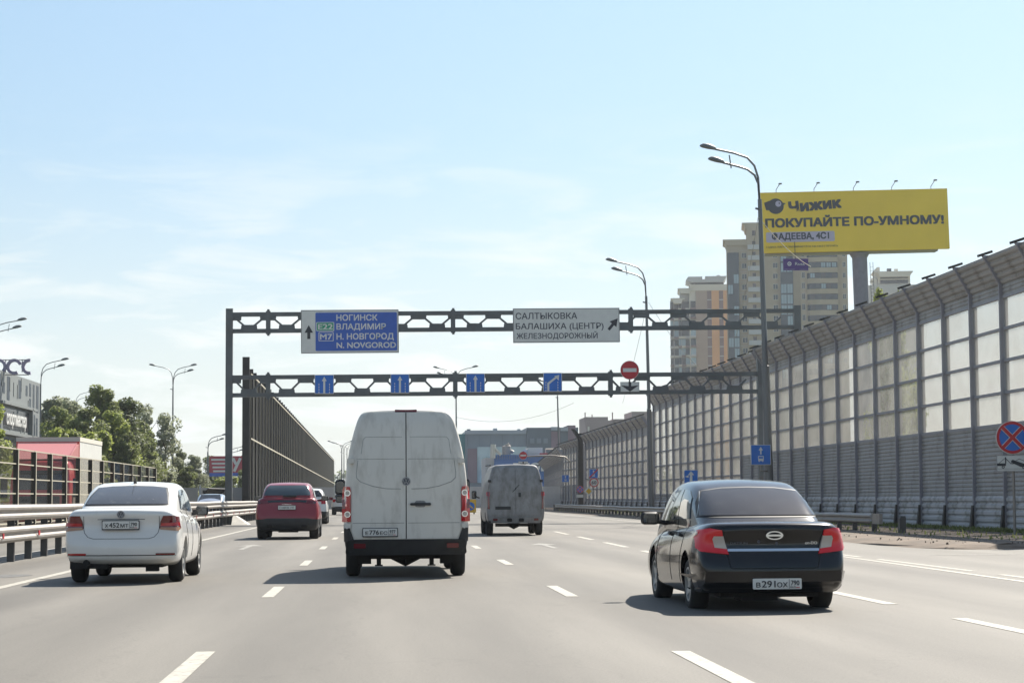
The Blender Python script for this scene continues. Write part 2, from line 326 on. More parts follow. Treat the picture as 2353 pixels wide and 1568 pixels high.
def rrect(x0, z0, x1, z1, r, n=4):
    p = []
    for cx, cz, a0 in ((x1-r, z1-r, 0), (x0+r, z1-r, 90), (x0+r, z0+r, 180), (x1-r, z0+r, 270)):
        for i in range(n+1): a = R(a0+90*i/n); p.append((cx+r*math.cos(a), cz+r*math.sin(a)))
    return p
def circle(cx, cz, r, n=28): return [(cx+r*math.cos(2*math.pi*i/n), cz+r*math.sin(2*math.pi*i/n)) for i in range(n)]
def plate(poly, y0, y1, name, m, parent): return MB().prism(poly, y0, y1).build(name, m, parent)
def ringplate(cx, cz, r0, r1, y0, y1, name, m, parent, n=32):
    mb = MB()
    for i in range(n):
        a, b = 2*math.pi*i/n, 2*math.pi*(i+1)/n
        mb.prism([(cx+r0*math.cos(a), cz+r0*math.sin(a)), (cx+r1*math.cos(a), cz+r1*math.sin(a)), (cx+r1*math.cos(b), cz+r1*math.sin(b)), (cx+r0*math.cos(b), cz+r0*math.sin(b))], y0, y1)
    return mb.build(name, m, parent)
def bar2(x0, z0, x1, z1, wd):
    d = Vector((x1-x0, z1-z0)).normalized(); p = Vector((-d.y, d.x))*wd/2
    return [(x0+p.x, z0+p.y), (x1+p.x, z1+p.y), (x1-p.x, z1-p.y), (x0-p.x, z0-p.y)]

# ================================================================== SETTING
def sheet(name, poly, z, m, kind=True):
    me = bpy.data.meshes.new(name); me.from_pydata([(x, y, z) for x, y in poly], [], [tuple(range(len(poly)))])
    o = meshobj(name, me, m)
    if kind: struct(o)
    return o
sheet('ground', [(-4500, -60), (4500, -60), (4500, 6500), (-4500, 6500)], -.012, 'field')
sheet('road', [(-27, -30), (26, -30), (26, 46), (21, 60), (21, 215), (32, 330), (70, 600), (120, 900), (60, 900), (10, 600), (-27, 330)], 0, 'asphalt')
# verge
V = [(30, 49.0), (24, 48.2), (20, 47.4), (17, 46.7), (14.7, 46.0), (13.4, 45.3), (12.8, 45.6), (12.3, 47.2), (12.1, 50), (12.2, 53), (12.35, 56), (12.6, 61), (12.9, 67), (13.3, 76), (13.8, 92), (14.2, 110), (14.6, 160), (15.2, 205), (20, 300)]
rv = random.Random(4); rows = []
for i, (x, y) in enumerate(V):
    a_ = Vector(V[max(0, i-1)]); b_ = Vector(V[min(len(V)-1, i+1)]); d = (b_-a_).normalized(); nrm = Vector((d.y, -d.x))
    if i < 5: nrm = Vector((-.1, .99))
    elif i < 8: nrm = Vector((.75, .66))
    elif nrm.x < 0: nrm = -nrm
    p = Vector((x, y)); j = lambda: rv.uniform(-.12, .12)
    rows.append([(x+j(), y, -.01), (*(p+nrm*(.22+j())), .045), (*(p+nrm*(.55+j())), .10), (*(p+nrm*(1.1)), .13)])
me = bpy.data.meshes.new('verge'); vs, fs = [], []
for r_ in rows: vs += r_
for i in range(len(rows)-1):
    for k in range(3): a_ = i*4+k; fs.append((a_, a_+1, a_+5, a_+4))
vs += [(30, 300, .13)]; fs.append(tuple([i*4+3 for i in range(len(rows))]+[len(vs)-1]))
me.from_pydata(vs, [], fs)
bm = bmesh.new(); bm.from_mesh(me); bmesh.ops.recalc_face_normals(bm, faces=bm.faces)
if sum(f.normal.z for f in bm.faces) < 0: bmesh.ops.reverse_faces(bm, faces=bm.faces)
bmesh.ops.triangulate(bm, faces=bm.faces); bm.to_mesh(me); bm.free()
struct(meshobj('verge', me, 'soil'))
# pieces of litter and stones on the verge
st_ = MB(); rs = random.Random(9)
for i in range(500):
    y = 46+rs.random()**1.5*60; x = 12.6+rs.random()*5; x = max(x, lerp_v(V, y)+.5) if 0 else x
    if x < 13.2 and y > 60: continue
    r_ = rs.uniform(.006, .022); st_.box(x-r_, y-r_, .10, x+r_*rs.uniform(.6, 1.3), y+r_, .13+r_, rs.uniform(.5, .8))
o = st_.build('stones', 'soil'); o['kind'] = 'stuff'
gr = MB()
for i in range(9000):
    y = 49+random.random()**1.6*120; x = 18.1+random.random()*.8 if random.random() < .93 else 14.6+random.random()*4
    h = .04+random.random()*.11; a = random.random()*6.28; wv = .03
    gr.add([(x-math.cos(a)*wv, y-math.sin(a)*wv, .13), (x+math.cos(a)*wv, y+math.sin(a)*wv, .13), (x+random.uniform(-.06, .06), y, .13+h)], [(0, 1, 2)])
g = gr.build('grass', 'leaf_b'); g['kind'] = 'stuff'
# painted markings: every dash its own part of the road
road = bpy.data.objects['road']
def mark(poly, name='lane_dash', z=.004, m='paint'):
    me = bpy.data.meshes.new(name); me.from_pydata([(x, y, z) for x, y in poly], [], [tuple(range(len(poly)))])
    bm = bmesh.new(); bm.from_mesh(me)
    bmesh.ops.recalc_face_normals(bm, faces=bm.faces)
    for f in bm.faces:
        if f.normal.z < 0: f.normal_flip()
    bm.to_mesh(me); bm.free()
    return meshobj(name, me, m, road)
def lerp(pts, Y):
    for (x0, y0), (x1, y1) in zip(pts, pts[1:]):
        if y0 <= Y <= y1: return x0+(x1-x0)*(Y-y0)/(y1-y0)
    return pts[-1][0] if Y > pts[-1][1] else pts[0][0]
LA = [(-1.38, 0), (-1.38, 55), (-1.2, 100), (-.4, 200), (3, 340)]
LB = [(2.36, 0), (2.38, 45), (2.65, 100), (3.6, 200), (7, 340)]
LC = [(5.68, 0), (5.72, 28), (6.02, 50), (6.45, 86), (7.6, 200), (11, 340)]
for pts, y0 in ((LA, 13.6), (LB, 13.1)):
    Y = y0
    while Y < 200:
        a, b = Y, Y+3.1; xa, xb = lerp(pts, a), lerp(pts, b)
        mark([(xa-.075, a), (xa+.075, a), (xb+.075, b), (xb-.075, b)]); Y += 12.2
for a, b in ((14.6, 20.1), (22.8, 28.9), (31.5, 37.5), (40.4, 46.6), (50, 55.5), (59, 64), (68, 74), (80, 86), (93, 99), (106, 112)):
    xa, xb = lerp(LC, a), lerp(LC, b); mark([(xa-.08, a), (xa+.08, a), (xb+.08, b), (xb-.08, b)])
def line(pts, wd, name='edge_line'):
    mark([(x-wd/2, y) for x, y in pts]+[(x+wd/2, y) for x, y in reversed(pts)], name)
line([(-5.3, 3), (-5.3, 60), (-5.3, 90), (-5.1, 150), (-4.3, 230), (-1, 340)], .16)
line([(8.95, 8), (9.0, 28), (9.3, 42), (10.1, 58), (11.6, 76), (12.6, 100), (13.2, 140), (13.8, 200)], .11, 'exit_line')
for a, b in ((8.6, 14), (15, 20), (21.5, 27), (28, 31), (32.5, 39), (40.5, 46.5)):
    mark([(9.22+(a-8)*.008, a), (9.34+(a-8)*.008, a), (9.34+(b-8)*.008, b), (9.22+(b-8)*.008, b)])
line([(-8.2, 3), (-8.2, 130)], .14)
for Xc, y0 in ((-3.35, 50.5), (4.25, 49.5)):
    mark([(Xc-.07, y0), (Xc+.07, y0), (Xc+.07, y0+3.6), (Xc+.36, y0+3.6), (Xc, y0+5.4), (Xc-.36, y0+3.6), (Xc-.07, y0+3.6)], 'painted_arrow', m='paint_worn')
mark([(11.2, 41.3), (13.6, 41.5), (13.6, 41.7), (11.2, 41.5)], 'painted_bar', m='paint_worn')
for q_ in ((-6.1, 34, .5, .8), (7.6, 38, .5, 1.2), (8.2, 55, .6, 2)):
    x_, y_, w_, h_ = q_; rq = random.Random(int(x_*10)); me_ = [(x_+w_*math.cos(k*.52)*rq.uniform(.7, 1.1), y_+h_*math.sin(k*.52)*rq.uniform(.7, 1.1)) for k in range(12)]
    mark(me_, 'tar_patch', .003, 'tar')
# ================================================================== GUARD RAILS
WB = [(0, 0), (.035, .02), (.08, .055), (.08, .095), (.03, .14), (.03, .17), (.08, .215), (.08, .255), (.035, .29), (0, .31)]   # depth, height
def wbeam(path, z, side, name, parent, m='galv'):
    mb = MB(); n = len(WB); pr = [(d, h) for d, h in WB]+[(d-.006, h) for d, h in reversed(WB)]
    for i, (x, y, dz) in enumerate(path):
        for d, h in pr: mb.v.append((x+side*d, y, z+h+dz))
    k = len(pr)
    for i in range(len(path)-1):
        for j in range(k): a = i*k+j; b = i*k+(j+1) % k; mb.f.append((a, b, b+k, a+k))
    mb.f.append(tuple(range(k))); mb.f.append(tuple((len(path)-1)*k+j for j in range(k)))
    return mb.build(name, m, parent)
def rx(Y): return -7.35 if Y < 130 else -7.35+(Y-130)*.006
t = thing('guardrail', 'double-decked galvanised guardrail along the median beside the white sedan', 'guardrail')
segs = [3+4*i for i in range(80)]
for k in range(0, 80, 5):
    ys = segs[k:k+6]
    if len(ys) < 2: continue
    path = [(rx(y), y, random.uniform(-.012, .012)) for y in ys]
    path[0] = (rx(ys[0]), ys[0], 0); path[-1] = (rx(ys[-1]), ys[-1], 0)
    for z, s in ((.83, 1), (.40, 1), (.83, -1), (.40, -1)):
        wbeam([(x+s*.16, y, dz) for x, y, dz in path], z, s, 'beam', t)
pm = MB().box(-.07, -.05, 0, .07, .05, 1.1).build('post', 'steel_dark', t); pm.location = (rx(5), 5, 0)
for i in range(1, 140):
    y = 5+2.05*i; inst('post', pm.data, t, (rx(y), y, 0))
rf = MB().box(-.01, -.05, -.05, .012, .05, .05).build('reflector', 'red', t); rf.location = (-7.09, 39.6, .55)
for i in range(-6, 20): inst('reflector', rf.data, t, (-7.09, 39.6+4.15*i if i else 43.7, .55))
t = thing('guardrail', 'single galvanised guardrail on the verge in front of the tall barrier, behind the black sedan', 'guardrail')
def gx(Y): return lerp([(15.1, 60), (14.85, 70), (14.9, 117), (15.3, 180), (15.5, 200)], Y)
ys = [62.2+4*i for i in range(30)]
for k in range(0, 30, 5):
    yy = ys[k:k+6]
    if len(yy) > 1: wbeam([(gx(y), y, random.uniform(-.015, .02)) for y in yy], .36, -1, 'beam', t)
tm = MB(); tm.prism([(15.12, .36), (15.02, .36), (15.02, .67), (15.12, .67)], 61.2, 62.2); tm.build('terminal_plate', 'galv', t)
pm2 = MB().box(-.07, -.05, 0, .07, .05, .52).build('post', 'steel_dark', t, loc=(15.2, 62.6, .1))
for i in range(1, 60): y = 62.6+2*i; inst('post', pm2.data, t, (gx(y)+.08, y, .1))
inst('post', pm2.data, t, (15.25, 59.3, .1))
MB().box(15.12, 59.15, .1, 15.3, 59.4, .56).build('end_post', 'steel_dark', t)

# ================================================================== NOISE BARRIER (right)
def ribbed(y0, y1, z0, z1, pitch, depth=.05, lean=0., x=0., n=None):
    """horizontally ribbed panel, road side at -x"""
    mb = MB(); n = max(2, round((z1-z0)/pitch)); prof = []
    for i in range(n):
        a = z0+(z1-z0)*i/n; b = z0+(z1-z0)*(i+1)/n; h = b-a
        prof += [(x, a), (x-depth, a+h*.2), (x-depth, a+h*.62), (x, a+h*.82)]
    prof.append((x, z1))
    prof = [(px+lean*(pz-z0)/(z1-z0), pz) for px, pz in prof]
    back = [(x+.06+lean, z1), (x+.06, z0)]
    full = prof+back; k = len(full)
    mb.v += [(a, y0, b) for a, b in full]+[(a, y1, b) for a, b in full]
    mb.f += [(i, (i+1) % k, (i+1) % k+k, i+k) for i in range(k)]
    return mb
def noise_wall(root, A, B, nb, rows, ztop, zpost0, lowz, midz, kink, lean=-.5, base=.14, pitch=.135):
    """A,B plan ends; rows: function bay-> list of pane row z bounds"""
    A = Vector((*A, 0)); B = Vector((*B, 0)); Ls = (B-A).length; bl = Ls/nb; ang = math.atan2(-(B.x-A.x), (B.y-A.y))
    root.location = A; root.rotation_euler = (0, 0, ang)
    # post
    pb = MB().box(-.13, -.05, zpost0, .13, .05, kink)
    pb.prism([(-.13, kink), (.13, kink), (.13+lean, ztop+.03), (-.13+lean, ztop+.03)], -.05, .05)
    pb.build('post', 'wall_post', root); pme = bpy.data.objects[-1] if 0 else root.children[-1].data
    cp = MB().prism([(lean-.24, ztop-.02), (lean+.2, ztop+.12), (lean+.18, ztop+.19), (lean-.26, ztop+.05)], -.07, .07).build('post_cap', 'fin', root)
    br = MB(); br.prism([(-.13, base), (-.26, base), (-.17, base+.75), (-.13, base+.75)], -.08, .08); br = br.build('bracket', 'fin', root)
    for i in range(1, nb+1):
        inst('post', pme, root, (0, bl*i, 0)); inst('post_cap', cp.data, root, (0, bl*i, 0)); inst('bracket', br.data, root, (0, bl*i, 0))
    y0, y1 = .05, bl-.05
    meshes = {}
    def piece(name, key, fn, i, m):
        if key not in meshes:
            o = fn().build(name, m, root); meshes[key] = o.data; o.location = (0, bl*i, 0)
        else: inst(name, meshes[key], root, (0, bl*i, 0))
    for i in range(nb):
        rz = rows(i)
        piece('lower_panel', 'low', lambda: ribbed(y0, y1, base, lowz, .2, .05, x=-.02), i, 'wall_low')
        mz = rz[0]
        if mz > lowz+.05: piece('ribbed_panel', ('mid', mz), lambda: ribbed(y0, y1, lowz, mz, pitch, .028), i, 'wall_grey')
        tz = rz[-1]
        if kink > tz+.05: piece('ribbed_panel', ('up', tz), lambda: ribbed(y0, y1, tz, kink, pitch, .028), i, 'wall_grey')
        piece('top_panel', 'top', lambda: ribbed(y0, y1, kink, ztop, .17, .045, lean), i, 'wall_grey')
        for a, b in zip(rz, rz[1:]):
            key = ('pane', round(b-a, 3))
            if key not in meshes:
                o = MB().box(-.012, y0+.04, .03, .012, y1-.04, b-a-.03).build('pane', 'pane', root); meshes[key] = o.data; o.location = (0, bl*i, a)
            else: inst('pane', meshes[key], root, (0, bl*i, a))
            k2 = 'rail'
            if k2 not in meshes:
                o = MB().box(-.05, y0, -.045, .05, y1, .045).build('rail', 'wall_post', root); meshes[k2] = o.data; o.location = (0, bl*i, a)
            else: inst('rail', meshes[k2], root, (0, bl*i, a))
        inst('rail', meshes['rail'], root, (0, bl*i, rz[-1]))
t = thing('noise_barrier', 'nearest and tallest stretch of grey ribbed noise barrier with four rows of milky panes', 'noise barrier')
noise_wall(t, (19, 51.6), (19, 100.1), 15, lambda i: [3.34, 4.31, 5.28, 6.25, 7.22], 8.46, .14, 1.2, 3.34, 7.6)
t = thing('noise_barrier', 'middle stretch of tall noise barrier with six rows of panes, beyond the gantry post', 'noise barrier')
noise_wall(t, (19.35, 102.4), (19.35, 143.6), 13, lambda i: ([3.34, 4.31, 5.28, 6.25, 7.22] if i < 2 else [1.38, 2.36, 3.34, 4.31, 5.28, 6.25, 7.22]), 8.45, .14, 1.0, 3.34, 7.6)
t = thing('noise_barrier', 'lower stretch of noise barrier with thin grey top, behind the speed limit sign', 'noise barrier')
noise_wall(t, (19, 144.1), (19, 188), 14, lambda i: [1.05, 1.97, 2.89, 3.81, 4.73, 5.65], 6.9, .14, 1.0, 3.34, 6.2)
t = thing('noise_barrier', 'farther barrier stretch beyond the dark end post, left of the speed limit sign', 'noise barrier')
noise_wall(t, (18.9, 190), (18.9, 210), 7, lambda i: [2.4, 3.2, 4.0, 4.8, 5.6], 6.6, .14, 1.0, 3.34, 6.1)
t = thing('noise_barrier', 'farthest barrier stretch curving right in front of the blue building', 'noise barrier')
noise_wall(t, (19.2, 211), (24.2, 300), 17, lambda i: [1.6, 2.5, 3.4, 4.3], 6.3, .14, 1.0, 3.34, 5.2, -.9)
o = MB().box(18.3, 188.4, 0, 18.75, 189.2, 7.1); o.prism([(18.3, 6.6), (18.75, 6.6), (18.0, 7.5), (17.7, 7.5)], 188.5, 189.1)
tag(o.build('end_pillar', 'fin'), 'dark steel end pillar between two far noise barrier stretches', 'pillar')

# dark fin barrier (left)
t = thing('fin_barrier', 'long dark barrier of close-set steel fins between the carriageways', 'noise barrier')
fh = lambda Y: 10.33-(Y-140)*.0052
fx = lambda Y: -9.0
for i in range(66):
    Y = 140.5+4.08*i; h = fh(Y)
    ps = MB().box(-.24, -.11, 0, .24, .11, h+(.55 if i in (0,) else 0)) if i < 1 else None
    if ps: pf = ps.build('fin', 'fin', t); pf.location = (fx(Y), Y, 0); fm = MB().box(-.24, -.11, 0, .24, .11, 10).build('fin', 'fin', t); fm.location = (fx(Y)+.02, Y+1.2, 0); fmd = fm.data
    else: inst('fin', fmd, t, (fx(Y), Y, 0), sc_=(1, 1, h/10))
    pz = inst('panel', pfd, t, (fx(Y), Y, 0), sc_=(1, 1, (h-.35)/10)) if i else None
    if i == 0:
        pp = ribbed(0.12, 3.96, 0, 10, .5, .05).build('panel', 'fin', t); pp.location = (fx(Y)-.1, Y, 0); pfd = pp.data
for z0, z1, nm in ((5.35, 4.25, 'rail'), (9.75, 8.6, 'rail')):
    MB().prism([(Y_, zz) for Y_, zz in ((141, z0-.05), (408, z1-.05), (408, z1+.05), (141, z0+.05))], -8.72, -8.66, 'x').build(nm, 'fin_rail', t)
gm = MB()
for Y in range(0, 66): gm.tube([(-8.7, 141+4.08*Y, .1), (-8.7, 141+4.08*Y, fh(141+4.08*Y)-.6)], .022, 4)
o = gm.build('conduit', 'fin_rail', t); o['kind'] = 'stuff'

# glass fence (left) ------------------------------------------------
t = thing('glass_fence', 'low brown post fence with smoked glass panes in front of the red truck', 'fence')
nb = 14; fy0 = 56.9; bl = 3.24
pmb = MB().box(-.075, -.06, 0, .075, .06, 2.76).build('post', 'fin', t, loc=(-11, fy0, 0))
em = MB().box(.075, -.05, 0, .09, .05, 2.76).build('post_edge', 'fin_rail', t, loc=(-11, fy0, 0))
pnm = MB().box(-.01, .07, 0, .01, bl-.07, .44).build('pane', 'pane_clear', t, loc=(-11, fy0, .1))
rm = MB().box(-.025, .06, -.02, .03, bl-.06, .014).build('rail', 'fin_rail', t, loc=(-11, fy0, .5))
for i in range(nb+1):
    y = fy0+bl*i
    if i: inst('post', pmb.data, t, (-11, y, 0)); inst('post_edge', em.data, t, (-11, y, 0))
    if i < nb:
        for k in range(6):
            if i or k: inst('pane', pnm.data, t, (-11, y, .1+.45*k))
            if i or k: inst('rail', rm.data, t, (-11, y, .55+.45*k-.01))

# ================================================================== GANTRY
GY = 102.
t = thing('sign_gantry', 'dark steel gantry with two truss beams spanning the motorway', 'gantry')
def part(mb, n, m='gantry', smooth=False): return mb.build(n, m, t, smooth)
mb = MB(); mb.box(-7.53, GY-.17, 0, -7.19, GY+.17, 10.62); part(mb, 'post')
mb = MB().box(18.95, GY-.2, 0, 19.42, GY+.2, 8.3); mb.prism([(18.95, 8.1), (19.42, 8.1), (19.3, 8.75), (18.8, 8.75)], GY-.2, GY+.2); part(mb, 'post')
part(MB().box(20.85, GY-.18, 0, 21.2, GY+.18, 10.78), 'post')
def truss(x0, x1, z0, z1, joints, sh):
    dz = sh; L_ = x1-x0
    zz = lambda x: dz*(x-x0)/L_
    for a, b in ((z0, z0+.2), (z1-.2, z1)):
        mb = MB(); mb.add([(x0, GY-.13, a), (x1, GY-.13, a+dz), (x1, GY+.13, a+dz), (x0, GY+.13, a), (x0, GY-.13, b), (x1, GY-.13, b+dz), (x1, GY+.13, b+dz), (x0, GY+.13, b)], [(0, 3, 2, 1), (4, 5, 6, 7), (0, 1, 5, 4), (1, 2, 6, 5), (2, 3, 7, 6), (3, 0, 4, 7)]); part(mb, 'chord')
        # thin pale upper flange
    per = 1.86; n = int(L_/per)+1; x = x0-.0
    c0 = x0+.8
    for i in range(n+1):
        xb = c0+per*i
        if xb+.4 > x1: break
        s = zz(xb)
        g = MB().prism([(xb-.4, z0+.2+s), (xb+.4, z0+.2+s), (xb+.38, z0+.38+s), (xb+.27, z0+.4+s), (xb-.27, z0+.4+s), (xb-.38, z0+.38+s)], GY-.1, GY+.1); part(g, 'gusset')
        xt = xb+per/2
        for sg, xtt in ((1, xt), (-1, xb-per/2)):
            if x0-.3 < xtt < x1:
                part(MB().prism(bar2(xb+sg*.24, z0+.36+s, xtt-sg*.33, z1-.36+s, .09), GY-.07, GY+.07), 'diagonal')
        if xt+.4 < x1:
            part(MB().prism([(xt-.4, z1-.2+s), (xt+.4, z1-.2+s), (xt+.38, z1-.39+s), (xt-.38, z1-.39+s)], GY-.1, GY+.1), 'gusset')
    part(MB().prism([(x0, z1-.2), (x0+.42, z1-.2), (x0+.4, z1-.39), (x0, z1-.39)], GY-.1, GY+.1), 'gusset')
    for xj in joints:
        s = zz(xj); part(MB().box(xj-.11, GY-.145, z0-.06+s, xj+.11, GY+.145, z1+.06+s), 'splice_plate')
        part(MB().box(xj-.05, GY-.16, z1+.06+s, xj+.07, GY-.08, z1+.14+s).box(xj-.05, GY-.16, z0-.15+s, xj+.07, GY-.08, z0-.06+s), 'bolt_lug')
truss(-7.19, 20.85, 9.41, 10.43, (-5.45, 3.7, 12.6), .18)
truss(-7.19, 18.95, 6.24, 7.32, (-5.45, 3.8, 11.55), .12)
mb = MB(); mb.add([(-7.1, 100.2, 0), (-6.3, 100.2, 0), (-6.3, 102.4, 0), (-7.1, 102.4, 0), (-7.1, 101.2, .42), (-6.95, 101.2, .42), (-6.95, 102.4, .42), (-7.1, 102.4, .42)], [(0, 3, 2, 1), (4, 5, 6, 7), (0, 1, 5, 4), (1, 2, 6, 5), (2, 3, 7, 6), (3, 0, 4, 7)])
tag(mb.build('concrete_plinth', 'concrete'), 'sloping concrete plinth at the foot of the left gantry post', 'plinth')

FY = GY-.22   # sign faces
def board(name, label, cat, x0, z0, x1, z1, y, face, edge='white', bd=.04, r=.03, group=None, tilt=0.):
    t = thing(name, label, cat, ((x0+x1)/2, y, (z0+z1)/2), 0, group); w2, h2 = (x1-x0)/2, (z1-z0)/2
    t.rotation_euler = (0, -tilt, 0)
    plate(rrect(-w2, -h2, w2, h2, r), 0, .05, 'panel', edge, t)
    if face: plate(rrect(-w2+bd, -h2+bd, w2-bd, h2-bd, r*.7), -.006, .0, 'face', face, t)
    MB().box(-w2*.7, .05, -h2*.6, -w2*.7+.04, .12, h2*.6).box(w2*.7-.04, .05, -h2*.6, w2*.7, .12, h2*.6).build('back_rail', 'sign_grey', t)
    return t
def arrow_up(t, cx, z0, z1, hw, sw, y0=-.012, y1=-.006, m='white', hh=None):
    hh = hh or hw*1.3
    plate([(cx-sw/2, z0), (cx+sw/2, z0), (cx+sw/2, z1-hh), (cx+hw, z1-hh), (cx, z1), (cx-hw, z1-hh), (cx-sw/2, z1-hh)], y0, y1, 'arrow', m, t)
TL = math.atan(.18/28)
t = board('direction_sign', 'wide blue and white direction sign hung on the upper gantry beam, left', 'road sign', -3.83, 8.40, 1.0, 10.55, FY, 'white', 'sign_grey', .045, .03, tilt=TL)
hx, hz = 2.415, 1.075
plate(rrect(-1.70, -.96, 2.33, .94, .06), -.012, -.006, 'blue_field', 'blue_deep', t)
arrow_up(t, -2.03, -.36, .33, .21, .15, m='ink', hh=.38)
sx = lambda c: -hx+(c-1035)/1120*4.83           # crop column -> board x
sz_ = lambda r: hz-(r-82)/507*2.15
def row(s, c0, c1, r0, r1, m='white', y=-.016, **k): text_fit(s, sx(c0), sx(c1), sz_(r1), sz_(r0), y, m, t, **k)
row('НОГИНСК', 1440, 1912, 140, 208); row('ВЛАДИМИР', 1440, 2008, 245, 312)
row('Н. НОВГОРОД', 1440, 2098, 360, 428); row('N. NOVGOROD', 1440, 2122, 462, 528)
plate(rrect(sx(1210), sz_(330), sx(1415), sz_(225), .04), -.018, -.012, 'route_badge', 'white', t)
plate(rrect(sx(1218), sz_(323), sx(1407), sz_(232), .035), -.022, -.018, 'route_badge_face', 'green', t); row('E22', 1230, 1400, 246, 309, y=-.026)
plate(rrect(sx(1236), sz_(448), sx(1408), sz_(340), .04), -.018, -.012, 'route_badge', 'white', t)
plate(rrect(sx(1244), sz_(441), sx(1400), sz_(347), .035), -.022, -.018, 'route_badge_face', 'blue_deep', t); row('M7', 1252, 1392, 362, 428, y=-.026)
t = board('direction_sign', 'white direction sign with slanting arrow hung on the upper gantry beam, right', 'road sign', 6.68, 8.91, 12.02, 10.63, FY, 'white', 'sign_grey', .05, .02, tilt=TL)
sx = lambda c: -2.67+(c-1045)/1072*5.34
sz_ = lambda r: .86-(r-143)/338*1.72
row('САЛТЫКОВКА', 1072, 1690, 188, 248, 'ink_grey', -.012, bold=.012); row('БАЛАШИХА (ЦЕНТР)', 1072, 1955, 290, 347, 'ink_grey', -.012, bold=.012); row('ЖЕЛЕЗНОДОРОЖНЫЙ', 1078, 1893, 388, 440, 'ink_grey', -.012, bold=.012)
cx, cz = 2.32, .02; d = Vector((.64, .77)); p = Vector((-d.y, d.x))
A = lambda a, b: (cx+d.x*a+p.x*b, cz+d.y*a+p.y*b)
plate([A(-.33, .07), A(-.33, -.07), A(.02, -.07), A(.02, -.22), A(.4, 0), A(.02, .22), A(.02, .07)], -.012, -.006, 'arrow', 'ink', t)
for i, (px0, px1) in enumerate(((723, 767), (897, 940), (1070, 1113), (1247, 1290))):
    X0, X1 = atY(px0, 880, GY).x, atY(px1, 880, GY).x; zc = 6.86+.025*i
    lab = ['blue straight-ahead lane sign on the lower gantry beam, leftmost of three', 'blue straight-ahead lane sign on the lower beam, middle of three', 'blue straight-ahead lane sign on the lower beam, rightmost of three', 'blue lane sign with arrow bending right on the lower gantry beam'][i]
    t = board('lane_sign', lab, 'road sign', X0, zc-.47, X1, zc+.47, FY, 'blue', 'white', .025, .02, 'lane signs on the gantry')
    if i < 3: arrow_up(t, 0, -.44, .38, .12, .1, hh=.22)
    else:
        plate([(-.27, -.44), (-.17, -.44), (-.17, -.1), (.2, .2), (.14, .27), (-.27, -.04)], -.012, -.006, 'arrow_stem', 'white', t)
        plate([(.08, .3), (.3, .08), (.33, .36)], -.012, -.006, 'arrow_head', 'white', t)
    mb = MB()
    for sgn in (-.26, .26):
        for k in range(4): mb.box(sgn*(1 if i < 3 or sgn > 0 else 1.3)-.017, -.012, -.44+.13*k, sgn*(1 if i < 3 or sgn > 0 else 1.3)+.017, -.006, -.36+.13*k)
    mb.build('lane_dashes', 'white', t)
def no_entry(label, X, Y, z, r, group=None):
    t = thing('no_entry_sign', label, 'road sign', (X, Y, z), 0, group)
    plate(circle(0, 0, r), 0, .04, 'disc', 'white', t); plate(circle(0, 0, r*.965), -.006, 0, 'face', 'red', t)
    plate(rrect(-r*.72, -r*.2, r*.72, r*.2, .01), -.012, -.006, 'bar', 'white', t); return t
t = no_entry('red round no entry sign standing on the lower gantry beam', 12.5, FY, 7.53, .47)
MB().box(-.03, .04, -1.2, .03, .1, .3).build('bracket', 'ink', t)
def down_plate(label, X, Y, z, w, h):
    t = board('arrow_plate', label, 'road sign', X-w/2, z-h/2, X+w/2, z+h/2, Y, 'white', 'sign_grey', .02, .01)
    plate([(-.07*w, h*.5), (.07*w, h*.5), (.07*w, h*.08), (.47*w, h*.16), (0, -h*.46), (-.47*w, h*.16), (-.07*w, h*.08)], -.012, -.006, 'arrow', 'ink', t); return t
down_plate('white plate with black down arrow under the no entry sign on the gantry', 12.5, FY, 6.69, .95, .5)

# ================================================================== OTHER SIGNS
def post_thing(name, label, X, Y, h, r=.035, z0=.1):
    t = thing(name, label, 'post', (X, Y, z0)); MB().tube([(0, 0, 0), (0, 0, h)], r, 8).build('pole', 'galv', t, True); return t
def bus(t, s, dz=0.):
    """small front view of a bus in white"""
    mb = MB(); mb.prism(rrect(-.27*s, -.2*s+dz, .27*s, .28*s+dz, .05*s), -.012, -.006); mb.box(-.22*s, -.012, -.28*s+dz, -.12*s, -.006, -.19*s+dz).box(.12*s, -.012, -.28*s+dz, .22*s, -.006, -.19*s+dz); mb.build('bus_symbol', 'white', t)
    MB().prism(rrect(-.2*s, .03*s+dz, .2*s, .2*s+dz, .02*s), -.018, -.012).build('bus_windscreen', 'blue', t)
def bus_sign(label, X, Y, z, s, nm='bus_lane_sign'):
    t = board(nm, label, 'road sign', X-s/2, z-s/2, X+s/2, z+s/2, Y, 'blue', 'white', .02, .02)
    arrow_up(t, 0, .02*s, .4*s, .11*s, .07*s, hh=.18*s); bus(t, s*.52, -.2*s); return t
bus_sign('large blue bus lane sign on an arm of the near lamp post', 17.08, 91.3, 3.07, .9)
MB_ = MB().tube([(17.08, 91.42, 2.62), (17.08, 91.42, 2.35), (17.5, 91.9, 2.35)], .03, 6)
tag(MB_.build('sign_bracket', 'galv'), 'bent pipe bracket holding the bus lane sign to the lamp post', 'bracket')
t = board('arrow_sign', 'blue straight-ahead arrow sign just above the roof of the black sedan', 'road sign', 15.35, 1.86, 16.05, 2.56, 103, 'blue', 'white', .015, .015); arrow_up(t, 0, -.3, .3, .16, .13, hh=.2)
plate([(-.3, .02), (-.13, .1), (-.13, -.04)], -.018, -.012, 'side_mark', 'white', t)
post_thing('sign_post', 'galvanised post under the blue arrow sign beyond the black sedan', 15.7, 103.1, 2.4)
t = bus_sign('blue end of bus lane sign crossed in red, above the speed limit sign', 17.25, 165, 3.13, .72, 'bus_lane_end_sign')
plate(bar2(-.35, -.35, .35, .35, .09), -.024, -.018, 'red_stroke', 'red', t)
